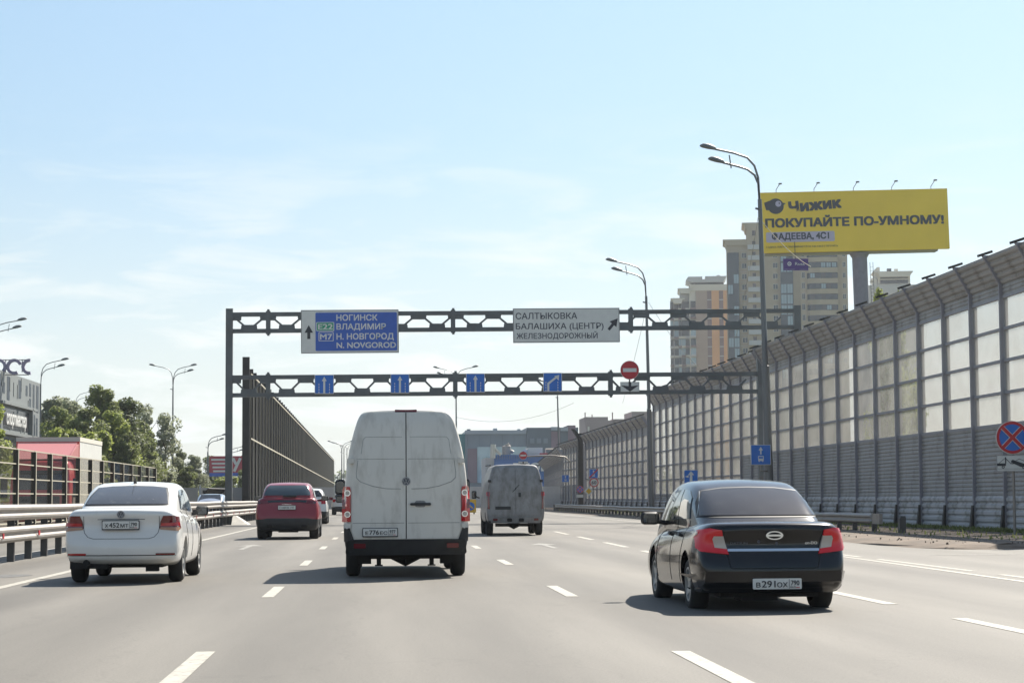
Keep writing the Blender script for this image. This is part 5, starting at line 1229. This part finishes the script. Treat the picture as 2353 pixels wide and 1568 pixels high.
mb = MB().tube([(0, 1.62, 1.46), (0, 1.55, 1.545)], [.03, .012], 6).tube([(0, 1.6, 1.5), (-.02, 1.3, 1.62)], .004, 4); mb.build('roof_antenna', 'trim', t)
MB().tube([(-.5, -.02, .31), (-.5, .3, .31)], .045, 12).build('exhaust', 'under', t); MB().box(-.75, .1, .22, -.2, .6, .34).build('silencer', 'under', t); MB().box(.32, .3, .17, .5, .5, .28).build('tow_hook', 'under', t)
# ---------------- black sedan
t, bv = sedan('sedan', 'black sedan on the right side of the road, brake lights glowing red', 4.17, 21.65, R(.8), 'car_black',
    dict(hw=.81, L=4.33, deck=.955, zb=.23, axle=.86, wb=2.476, roof=1.42, belt=.98, wr=.29, ww=.2, rw=(.62, 1.02, 1.42, 1.315), bulge=.1))
t.location.z = -.03
patch('window_seal', [(-.665, 1.012), (.665, 1.012), (.625, 1.175), (.55, 1.31), (.3, 1.342), (0, 1.35), (-.3, 1.342), (-.55, 1.31), (-.625, 1.175)], 'rear', bv, 'trim', t, .004, .02, .035)
patch('rear_window', [(-.64, 1.03), (.64, 1.03), (.60, 1.17), (.53, 1.295), (.3, 1.325), (0, 1.333), (-.3, 1.325), (-.53, 1.295), (-.60, 1.17)], 'rear', bv, 'glass_smoke', t, .012, .02, .035)
seam('chrome_trim', [(-.66, 1.02), (-.55, 1.3)], 'rear', bv, 'chrome', t, .012); seam('chrome_trim', [(.66, 1.02), (.55, 1.3)], 'rear', bv, 'chrome', t, .012)
side_glass(t, bv, [[(1.2, 1.0), (1.9, .985), (1.9, 1.32), (1.62, 1.31), (1.4, 1.23)], [(1.94, .985), (2.95, .955), (2.75, 1.1), (2.45, 1.27), (2.25, 1.31), (1.94, 1.32)]], 'glass_soft')
for s in (-1, 1):
    patch('tail_light', [(s*a, b) for a, b in ((.48, .63), (.755, .66), (.785, .70), (.775, .86), (.74, .885), (.66, .90), (.545, .885), (.53, .80))], 'rear', bv, 'lens_hot', t, .022, .04, .03)
    patch('reverse_light', [(s*a, b) for a, b in ((.495, .685), (.62, .70), (.64, .80), (.625, .83), (.53, .83))], 'rear', bv, 'lens_clear', t, .028, .01, .05)
patch('chrome_strip', rrect(-.49, .662, .49, .69, .008), 'rear', bv, 'chrome', t, .012, .02, .05)
seam('boot_seam', [(-.54, .90), (-.50, .66), (-.47, .50), (-.44, .485), (.44, .485), (.47, .50), (.50, .66), (.54, .90)], 'rear', bv, 'under', t, .01)
patch('bumper', rrect(-.80, .24, .80, .455, .06), 'rear', bv, 'car_black', t, .02, .03, .08)
mb = MB()
for k in range(24):
    a0, a1 = 2*math.pi*k/24, 2*math.pi*(k+1)/24
    mb.prism([(.066*math.cos(a0)*1.1, .83+.034*math.sin(a0)), (.084*math.cos(a0)*1.1, .83+.046*math.sin(a0)), (.084*math.cos(a1)*1.1, .83+.046*math.sin(a1)), (.066*math.cos(a1)*1.1, .83+.034*math.sin(a1))], -.075, -.06)
mb.prism(rrect(-.08, .82, .08, .84, .008), -.074, -.061); mb.build('badge', 'chrome', t)
text_fit('on-DO', .34, .47, .735, .765, surf(bv, .4, .75, .012), 'chrome', t, bold=.01)
text_fit('DATSUN', -.46, -.28, .74, .762, surf(bv, -.37, .75, .012), 'ink_grey', t, bold=0)
for a in (-.16, .03): patch('sticker_mark', circle(a, .745 if a > 0 else .765, .016, 10), 'rear', bv, 'ink_grey', t, .006, .006, .1)
for ax_ in ('L', 'R'):
    seam('door_seam', [(1.93, .98), (1.93, .3)], ax_, bv, 'under', t, .006); seam('door_seam', [(1.15, .98), (1.12, .75), (1.25, .55), (1.32, .3)], ax_, bv, 'under', t, .006); seam('door_seam', [(2.98, .93), (2.98, .3)], ax_, bv, 'under', t)
    for y_ in (1.32, 2.1): patch('door_handle', rrect(y_, .80, y_+.17, .83, .012), ax_, bv, 'trim', t, .03, .03, .1)
number_plate(t, .01, -.115, .325, ('В', '291', 'ОХ'), '790', frame=False)
for s in (-1, 1): mirror(t, s*.90, 2.8, .99, .22, .15, 'trim', s)
MB().box(-.3, .3, .13, .1, .7, .24).build('silencer', 'under', t)
# ---------------- dark red SUV
def suv(name, label, X, Y, paint, glassm, detail=True, rz=0):
    t = thing(name, label, 'car', (X, Y, 0), rz); hw = .98
    sec = [(.84, 0), (.94, .05), (.985, .2), (1, .42), (.99, .62), (.965, .8), (.93, .92), (.86, 1)]; lean = [.12, .05, .0, .0, .05, .08, .09, .14]
    st = [(0, hw*.88, .30, 1.22, 1), (.06, hw*.95, .28, 1.25, .9), (.22, hw*.985, .27, 1.26, .5), (.6, hw, .26, 1.24, .1), (1.4, hw, .25, 1.18, 0), (2.6, hw*.985, .25, 1.12, 0), (3.6, hw*.98, .26, 1.08, 0), (4.3, hw*.95, .28, .98, 0), (4.75, hw*.86, .3, .86, 0), (4.88, hw*.7, .34, .78, 0)]
    low = cut_arches(loft(st, sec, lean, .12, .15), ((.98, .43), (3.87, .43)), hw)
    gs = [(.16, hw*.82, 1.05, 1.30, 0), (.24, hw*.835, 1.05, 1.42, 0), (.42, hw*.845, 1.0, 1.60, 0), (.58, hw*.85, 1.0, 1.67, 0), (1.2, hw*.86, 1.0, 1.71, 0), (2.0, hw*.86, 1.0, 1.71, 0), (2.6, hw*.85, 1.0, 1.66, 0), (3.2, hw*.82, .98, 1.38, 0), (3.75, hw*.74, .9, 1.08, 0)]
    gh = loft(gs, [(1, 0), (.975, .25), (.93, .52), (.86, .82), (.74, 1.0)], [0]*5, 0, 0, .03)
    me = join([low, gh]); two_tone(me, [(.61, 9, 0)], (paint, 'trim')); meshobj('body', me, None, t, 42); bv = BVHTree.FromPolygons([v.co[:] for v in me.vertices], [p.vertices[:] for p in me.polygons])
    for s in (-1, 1):
        for yy in (.98, 3.87): wheel(t, s*(hw-.04-.145), yy, .38, .29, s)
        mirror(t, s*1.06, 3.1, 1.24, .22, .16, 'trim', s)
    underside(t, hw, .3, 4.5, .24, .5, ((-.3, .9, .2, .3, 1.1, .35),))
    rear_window(t, bv, [(-.70, 1.33), (.70, 1.33), (.68, 1.42), (.58, 1.60), (.52, 1.635), (-.52, 1.635), (-.58, 1.60), (-.68, 1.42)], glassm)
    side_glass(t, bv, [[(.8, 1.3), (1.9, 1.26), (1.9, 1.56), (1.2, 1.57), (.95, 1.5)], [(1.96, 1.26), (3.0, 1.22), (2.5, 1.52), (1.96, 1.56)]], glassm)
    patch('light_bar', [(-.86, 1.08), (-.4, 1.12), (.4, 1.12), (.86, 1.08), (.87, 1.17), (.4, 1.185), (-.4, 1.185), (-.87, 1.17)], 'rear', bv, 'glass' if detail else 'lens_red', t, .012, .02, .08)
    patch('lower_bumper', [(-.84, .30), (.84, .30), (.87, .45), (.84, .60), (.6, .64), (-.6, .64), (-.84, .60), (-.87, .45)], 'rear', bv, 'trim', t, .015, .02, .08)
    if detail:
        for s in (-1, 1): patch('exhaust_tip', rrect(s*.52-.09, .38, s*.52+.09, .45, .03), 'rear', bv, 'under', t, .04, .03, .1); patch('tail_light', [(s*a, b) for a, b in ((.55, 1.09), (.86, 1.07), (.88, 1.16), (.6, 1.175))], 'rear', bv, 'lens_dark', t, .018, .02, .08)
        MB().box(-.12, .06, 1.285, .28, .14, 1.33).build('wiper', 'trim', t)
        number_plate(t, 0, surf(bv, 0, .965, .05), .965, ('Е', '108', 'КМ'), '197', detail=False)
        text_fit('PORSCHE', -.14, .14, 1.045, 1.07, surf(bv, 0, 1.05, .02), 'chrome', t, bold=0)
    else:
        for s in (-1, 1): patch('tail_light', rrect(*sorted((s*.86, s*.66))[:1], .98, sorted((s*.86, s*.66))[1], 1.2, .03), 'rear', bv, 'lens_red', t, .02, .02, .08)
        number_plate(t, 0, -.09, .9, ('А', '000', 'АА'), '77', detail=False) if 0 else None
    return t
suv('suv', 'dark red SUV ahead of the white sedan', -2.78, 62.9, 'car_red', 'glass_soft', True)
suv('suv', 'white car mostly hidden in front of the dark red SUV', -3.45, 100.5, 'car_white', 'glass', False)
suv('suv', 'far white car just left of the big van by the distant guardrail', atY(787, 1160, 158).x+.1, 158, 'car_white', 'glass', False)
t, bv = sedan('sedan', 'grey-blue car roof showing over the median guardrail in the opposite carriageway', atY(495, 1140, 112).x, 112, R(180), 'car_blue', dict(hw=.88, L=4.5, deck=1.05, zb=.28, axle=.9, wb=2.65, roof=1.5, belt=1.04, wr=.31, ww=.21, rw=(.6, 1.12, 1.4, 1.4)))
side_glass(t, bv, [[(1.25, 1.08), (1.95, 1.06), (1.95, 1.35), (1.6, 1.33), (1.4, 1.26)], [(2.0, 1.06), (2.75, 1.04), (2.35, 1.31), (2.0, 1.35)]], 'glass')
b_ = MB().add([(-.6, 3.85, 1.02), (.6, 3.85, 1.02), (.5, 3.12, 1.42), (-.5, 3.12, 1.42)], [(0, 1, 2, 3)]); o = b_.build('windscreen', 'glass', t); md = o.modifiers.new('s', 'SOLIDIFY'); md.thickness = .02; o.location = (0, .03, .05)

# ---------------- vans
def van(name, label, X, Y, paint, sp):
    t = thing(name, label, 'van', (X, Y, 0), sp.get('rz', 0)); hw, H, zb = sp['hw'], sp['H'], sp['zb']
    sec = sp['sec']; lean = sp['lean']
    L_ = sp['L']
    st = [(0, hw*.965, zb, H-.03, 1), (.04, hw*.99, zb-.01, H, .97), (.14, hw, zb-.02, H+.005, .75), (.5, hw, zb-.03, H+.01, .2), (1.2, hw, zb-.03, H+.01, 0), (3.2, hw, zb-.03, H+.01, 0), (L_-1.7, hw*.99, zb-.03, H-.03, 0), (L_-1.25, hw*.985, zb-.03, H-.3, 0), (L_-.75, hw*.97, zb-.02, H*.5+.15, 0), (L_-.2, hw*.93, zb, H*.43, 0), (L_, hw*.8, zb+.03, H*.36, 0)]
    me = cut_arches(loft(st, sec, lean, .03, .15, .03), ((sp['axle'], sp['wr']+.07), (sp['axle']+sp['wb'], sp['wr']+.07)), hw)
    two_tone(me, sp['tone'], (paint, sp['tm'])); meshobj('body', me, None, t, 42); bv = BVHTree.FromPolygons([v.co[:] for v in me.vertices], [p.vertices[:] for p in me.polygons])
    for s in (-1, 1):
        for yy in (sp['axle'], sp['axle']+sp['wb']): wheel(t, s*(hw-.03-sp['ww']/2), yy, sp['wr'], sp['ww'], s, 'trim')
    MB().box(-hw+.3, .3, zb+.02, hw-.3, L_-.5, zb+.4).build('underbody', 'under', t)
    return t, bv
def fr(poly, s): return [(s*a, b) for a, b in poly]
# white van
vsec = [(.90, 0), (.965, .03), (.99, .1), (1.0, .22), (.995, .4), (.965, .58), (.905, .74), (.82, .88), (.765, .955), (.69, 1.0)]
vlean = [.06, .02, 0, 0, 0, .01, .04, .085, .11, .16]
t, bv = van('van', 'big dirty white high-roofed van in the middle lane', .42, 31.75, 'van_white', dict(hw=.965, H=2.56, zb=.38, L=5.9, axle=1.0, wb=3.3, wr=.335, ww=.225, sec=vsec, lean=vlean, tone=[(.59, .5, 0), (.82, .3, .86), (.42, 9, 0)], tm='trim'))
def dpoly(s, gap=.008):
    return fr([(gap, .598), (.70, .598), (.79, .63), (.835, .72), (.84, 1.0), (.835, 1.45), (.80, 1.79), (.74, 2.1), (.66, 2.4), (.60, 2.5), (.55, 2.53), (gap, 2.535)], s)
for s in (-1, 1):
    d = patch('rear_door', dpoly(s), 'rear', bv, 'van_white', t, .016, .02, .1)
    dv = BVHTree.FromPolygons([v.co[:] for v in d.data.vertices], [p.vertices[:] for p in d.data.polygons])
    seam('upper_press_line', fr([(.06, 2.16), (.62, 2.16), (.66, 2.12), (.69, 1.9)], s), 'rear', dv, 'van_grey', d, .006)
    seam('middle_press_line', fr([(.03, 1.82), (.76, 1.82)], s), 'rear', dv, 'van_grey', d, .006)
    seam('curved_press_line', fr([(.74, 1.8), (.765, 1.6), (.76, 1.53), (.7, 1.47), (.5, 1.40), (.3, 1.365), (.08, 1.36)], s), 'rear', dv, 'van_grey', d, .009)
    seam('lower_press_line', fr([(.03, .84), (.82, .84)], s), 'rear', dv, 'van_grey', d, .007)
    patch('tail_light', fr([(.845, .86), (.955, .86), (.955, 1.36), (.93, 1.395), (.86, 1.395), (.845, 1.33)], s), 'rear', bv, 'lens_red', t, .03, .04, .05)
    patch('tail_light_dark', fr([(.85, 1.06), (.95, 1.06), (.95, 1.2), (.85, 1.2)], s), 'rear', bv, 'lens_dark', t, .034, .02, .05)
    for z_ in (1.30, .975):
        cxx = s*.90; c_ = bv.ray_cast(Vector((cxx, -3, z_)), Vector((0, 1, 0)), 8)[0].y
        ringplate(cxx, z_, .034, .048, c_-.05, c_-.03, 'lamp_ring', 'chrome', t, 20); plate(circle(cxx, z_, .034, 16), c_-.046, c_-.03, 'lamp_lens', 'lens_clear', t)
    for z_ in (1.79, .80):
        cxx = s*(.85 if z_ > 1 else .90); c_ = bv.ray_cast(Vector((cxx-s*.03, -3, z_)), Vector((0, 1, 0)), 8)[0].y
        MB().box(cxx-.05, c_-.05, z_-.035, cxx+.05, c_+.0, z_+.035).box(cxx-.02, c_-.06, z_-.045, cxx+.005, c_+.0, z_+.045).build('hinge', 'van_white', t)
    patch('bumper_end', fr([(.79, .56), (.94, .56), (.945, .80), (.87, .79), (.85, .72), (.82, .64)], s), 'rear', bv, 'trim', t, .014, .02, .05)
    patch('reflector', rrect(*sorted((s*.62, s*.80))[:1], .47, sorted((s*.62, s*.80))[1], .535, .01), 'rear', bv, 'lens_dark', t, .058, .02, .1)
    mirror(t, s*1.1, 4.75, 1.42, .18, .27, 'trim', s); mirror(t, s*1.1, 4.75, 1.21, .16, .13, 'trim', s)
patch('bumper', rrect(-.90, .385, .90, .583, .04), 'rear', bv, 'trim', t, .045, .06, .1)
patch('brake_light_strip', rrect(-.17, 2.545, .17, 2.57, .008), 'rear', bv, 'lens_dark', t, .02, .03, .1)
seam('door_gap_seal', [(0, .60), (0, 2.53)], 'rear', bv, 'under', t, .03)
patch('door_handle', rrect(.06, 1.105, .38, 1.145, .018), 'rear', bv, 'trim', t, .05, .04, .1); patch('handle_recess', rrect(.13, 1.08, .30, 1.18, .04), 'rear', bv, 'van_grey', t, .022, .02, .1)
number_plate(t, -.4, -.062, .70, ('Е', '776', 'ЕС'), '977'); vw_badge(t, 0, -.04, 1.475, .068)
patch('dirt_smear', [(-.8, .835), (-.72, .86), (-.5, .865), (-.3, .85), (-.25, .83), (-.45, .81), (-.7, .81)], 'rear', bv, 'under', t, .017, .01, .08) if 0 else None
text_fit('CRAFTER', .08, .3, 1.40, 1.43, -.045, 'ink_grey', t, bold=0) if 0 else None
MB().box(-.64, .75, .27, .64, 1.2, .36).tube([(-.25, 1.0, .33), (0, 1.0, .33), (.25, 1.0, .33)], [.06, .19, .06], 14).build('rear_axle', 'under', t, True)
for x_ in (-.42, .40): MB().box(x_-.035, .45, .17, x_+.035, .5, .36).box(x_-.06, .44, .17, x_+.06, .51, .19).build('towing_lug', 'under', t)
for x_ in (-.64, .64): MB().box(x_-.1, .55, .2, x_+.1, .9, .4).build('spring_mount', 'under', t)
# grey van
gsec = [(.88, 0), (.96, .04), (.99, .12), (1.0, .25), (.985, .42), (.95, .6), (.885, .78), (.82, .9), (.78, .96), (.70, 1.0)]
t, bv = van('van', 'grimy grey van with scrawled rear doors, right of the big white van', 4.42, 66.6, 'van_grey', dict(hw=.95, H=2.27, zb=.42, L=5.4, axle=.95, wb=3.0, wr=.335, ww=.225, sec=gsec, lean=vlean, tone=[(.47, .5, 0)], tm='trim'))
gseg = [(.01, .66), (.72, .66), (.79, .75), (.80, 1.1), (.76, 1.6), (.69, 2.0), (.62, 2.16), (.01, 2.18)]
for s in (-1, 1):
    d = patch('rear_door', fr(gseg, s), 'rear', bv, 'van_grey', t, .018, .02, .1)
    patch('door_window_blank', [(s*.12+a, b) for a, b in rrect(*((.0, 1.42, .5, 1.82) if s > 0 else (-.5, 1.42, .0, 1.82)), .08)], 'rear', bv, 'van_grey', t, .03, .02, .1)
    patch('tail_light', fr([(.84, .86), (.90, .86), (.90, 1.42), (.85, 1.42)], s), 'rear', bv, 'lens_dark', t, .02, .03, .1); patch('brake_light', fr([(.84, 1.28), (.91, 1.28), (.91, 1.4), (.84, 1.4)], s), 'rear', bv, 'lens_hot', t, .03, .03, .1)
    patch('reflector', rrect(s*.66-.07, .5, s*.66+.07, .56, .01), 'rear', bv, 'lens_dark', t, .05, .02, .1)
    mirror(t, s*1.14, 4.4, 1.33, .17, .27, 'trim', s)
    MB().box(s*.84-.05, -.0, 1.72, s*.84+.05, .08, 1.8).build('hinge', 'trim', t)
    patch('bumper_step', rrect(s*.19-.09, .47, s*.19+.07, .56, .03), 'rear', bv, 'under', t, .055, .02, .1)
patch('bumper', rrect(-.80, .43, .80, .60, .03), 'rear', bv, 'van_grey', t, .04, .05, .1)
patch('door_handle', rrect(.09, 1.24, .17, 1.38, .02), 'rear', bv, 'trim', t, .03, .03, .1); patch('plate_recess', rrect(-.66, .84, -.16, .94, .01), 'rear', bv, 'trim', t, .028, .02, .1)
seam('scratch', [(-.1, 1.4), (.1, 1.62), (.35, 1.82), (.5, 1.68), (.42, 1.5)], 'rear', bv, 'under', t, .05)
MB().box(-.6, .8, .28, .6, 1.2, .38).tube([(-.2, 1.0, .34), (0, 1.0, .34), (.2, 1.0, .34)], [.05, .15, .05], 12).build('rear_axle', 'under', t, True)
MB().tube([(-.8, .35, 2.27), (-.8, 3.0, 2.3)], .025, 6).tube([(.8, .35, 2.27), (.8, 3.0, 2.3)], .025, 6).build('roof_rail', 'trim', t)

# ---------------- truck facing us
t = thing('truck', 'red lorry with white box body and pink roof deflector behind the glass fence', 'truck', (-13.47, 84.8, 0))
MB().box(-1.27, .3, 1.0, 1.27, 7.0, 3.72).build('box_body', 'truck_white', t); MB().box(-1.29, .27, 3.62, 1.29, 7.03, 3.8).build('box_rim', 'b_white', t); MB().box(-1.275, .22, 1.0, 1.275, .3, 3.62).build('box_front', 'truck_red', t)
cb = loft([(-1.75, 1.13, .45, 2.62, 1), (-1.7, 1.18, .42, 2.72, .9), (-1.5, 1.2, .4, 2.8, .5), (-1.0, 1.2, .4, 2.85, .1), (.1, 1.2, .4, 2.85, 0)], [(.95, 0), (.99, .05), (1, .2), (1, .45), (.99, .65), (.96, .85), (.9, .97), (.84, 1)], [.05, 0, 0, 0, .08, .2, .28, .34], .08, 0, .02)
meshobj('cab', cb, 'truck_red', t, 42); bv = BVHTree.FromPolygons([v.co[:] for v in cb.vertices], [p.vertices[:] for p in cb.polygons])
patch('windscreen', rrect(-1.05, 1.65, 1.05, 2.32, .1), 'rear', bv, 'glass', t, .01, .02, .1); patch('sun_visor', rrect(-1.0, 2.28, 1.0, 2.38, .03), 'rear', bv, 'trim', t, .14, .05, .1)
patch('grille', rrect(-.8, .85, .8, 1.4, .05), 'rear', bv, 'trim', t, .02, .03, .1); patch('bumper', rrect(-1.12, .42, 1.12, .72, .05), 'rear', bv, 'truck_red', t, .08, .05, .1)
for s in (-1, 1):
    patch('headlight', rrect(s*.95-.14, .78, s*.95+.14, .98, .04), 'rear', bv, 'lens_clear', t, .05, .04, .1)
    MB().box(s*1.42-.12, -1.7, 1.35, s*1.42+.12, -1.5, 2.1).build('mirror', 'trim', t)
    for yy in (-.9, 4.8): wheel(t, s*1.05, yy, .48, .3, s, 'galv')
mb = MB(); mb.add([(-1.0, -1.3, 2.88), (1.0, -1.3, 2.88), (1.2, .15, 3.58), (-1.2, .15, 3.58), (-1.05, .1, 2.88), (1.05, .1, 2.88)], [(0, 1, 2, 3), (1, 5, 2), (0, 3, 4), (3, 2, 5, 4), (0, 4, 5, 1)]); mb.build('roof_deflector', 'truck_pink', t)
mb = MB().add([(1.02, -1.25, 2.88), (1.24, .1, 2.9), (1.24, .1, 3.5), (1.18, -.1, 3.5)], [(0, 1, 2, 3)]); o = mb.build('deflector_fin', 'truck_pink', t); md = o.modifiers.new('s', 'SOLIDIFY'); md.thickness = .03
MB().box(-1.0, 0, .6, 1.0, 6.8, .98).build('chassis', 'under', t); MB().box(1.1, -1.2, .5, 1.24, -.4, 1.5).build('step_panel', 'galv', t)

# ================================================================== HAZE
hz = MB().box(-700, -60, -1.5, 700, 1300, 110).build('haze', None); hz['kind'] = 'stuff'
m = bpy.data.materials.new('haze'); m.use_nodes = True; m.node_tree.nodes.clear()
vo_ = m.node_tree.nodes.new('ShaderNodeVolumePrincipled'); ou = m.node_tree.nodes.new('ShaderNodeOutputMaterial'); m.node_tree.links.new(vo_.outputs[0], ou.inputs['Volume'])
vo_.inputs['Color'].default_value = (.86, .92, 1, 1); vo_.inputs['Density'].default_value = .00013; vo_.inputs['Anisotropy'].default_value = .35
hz.data.materials.append(m)
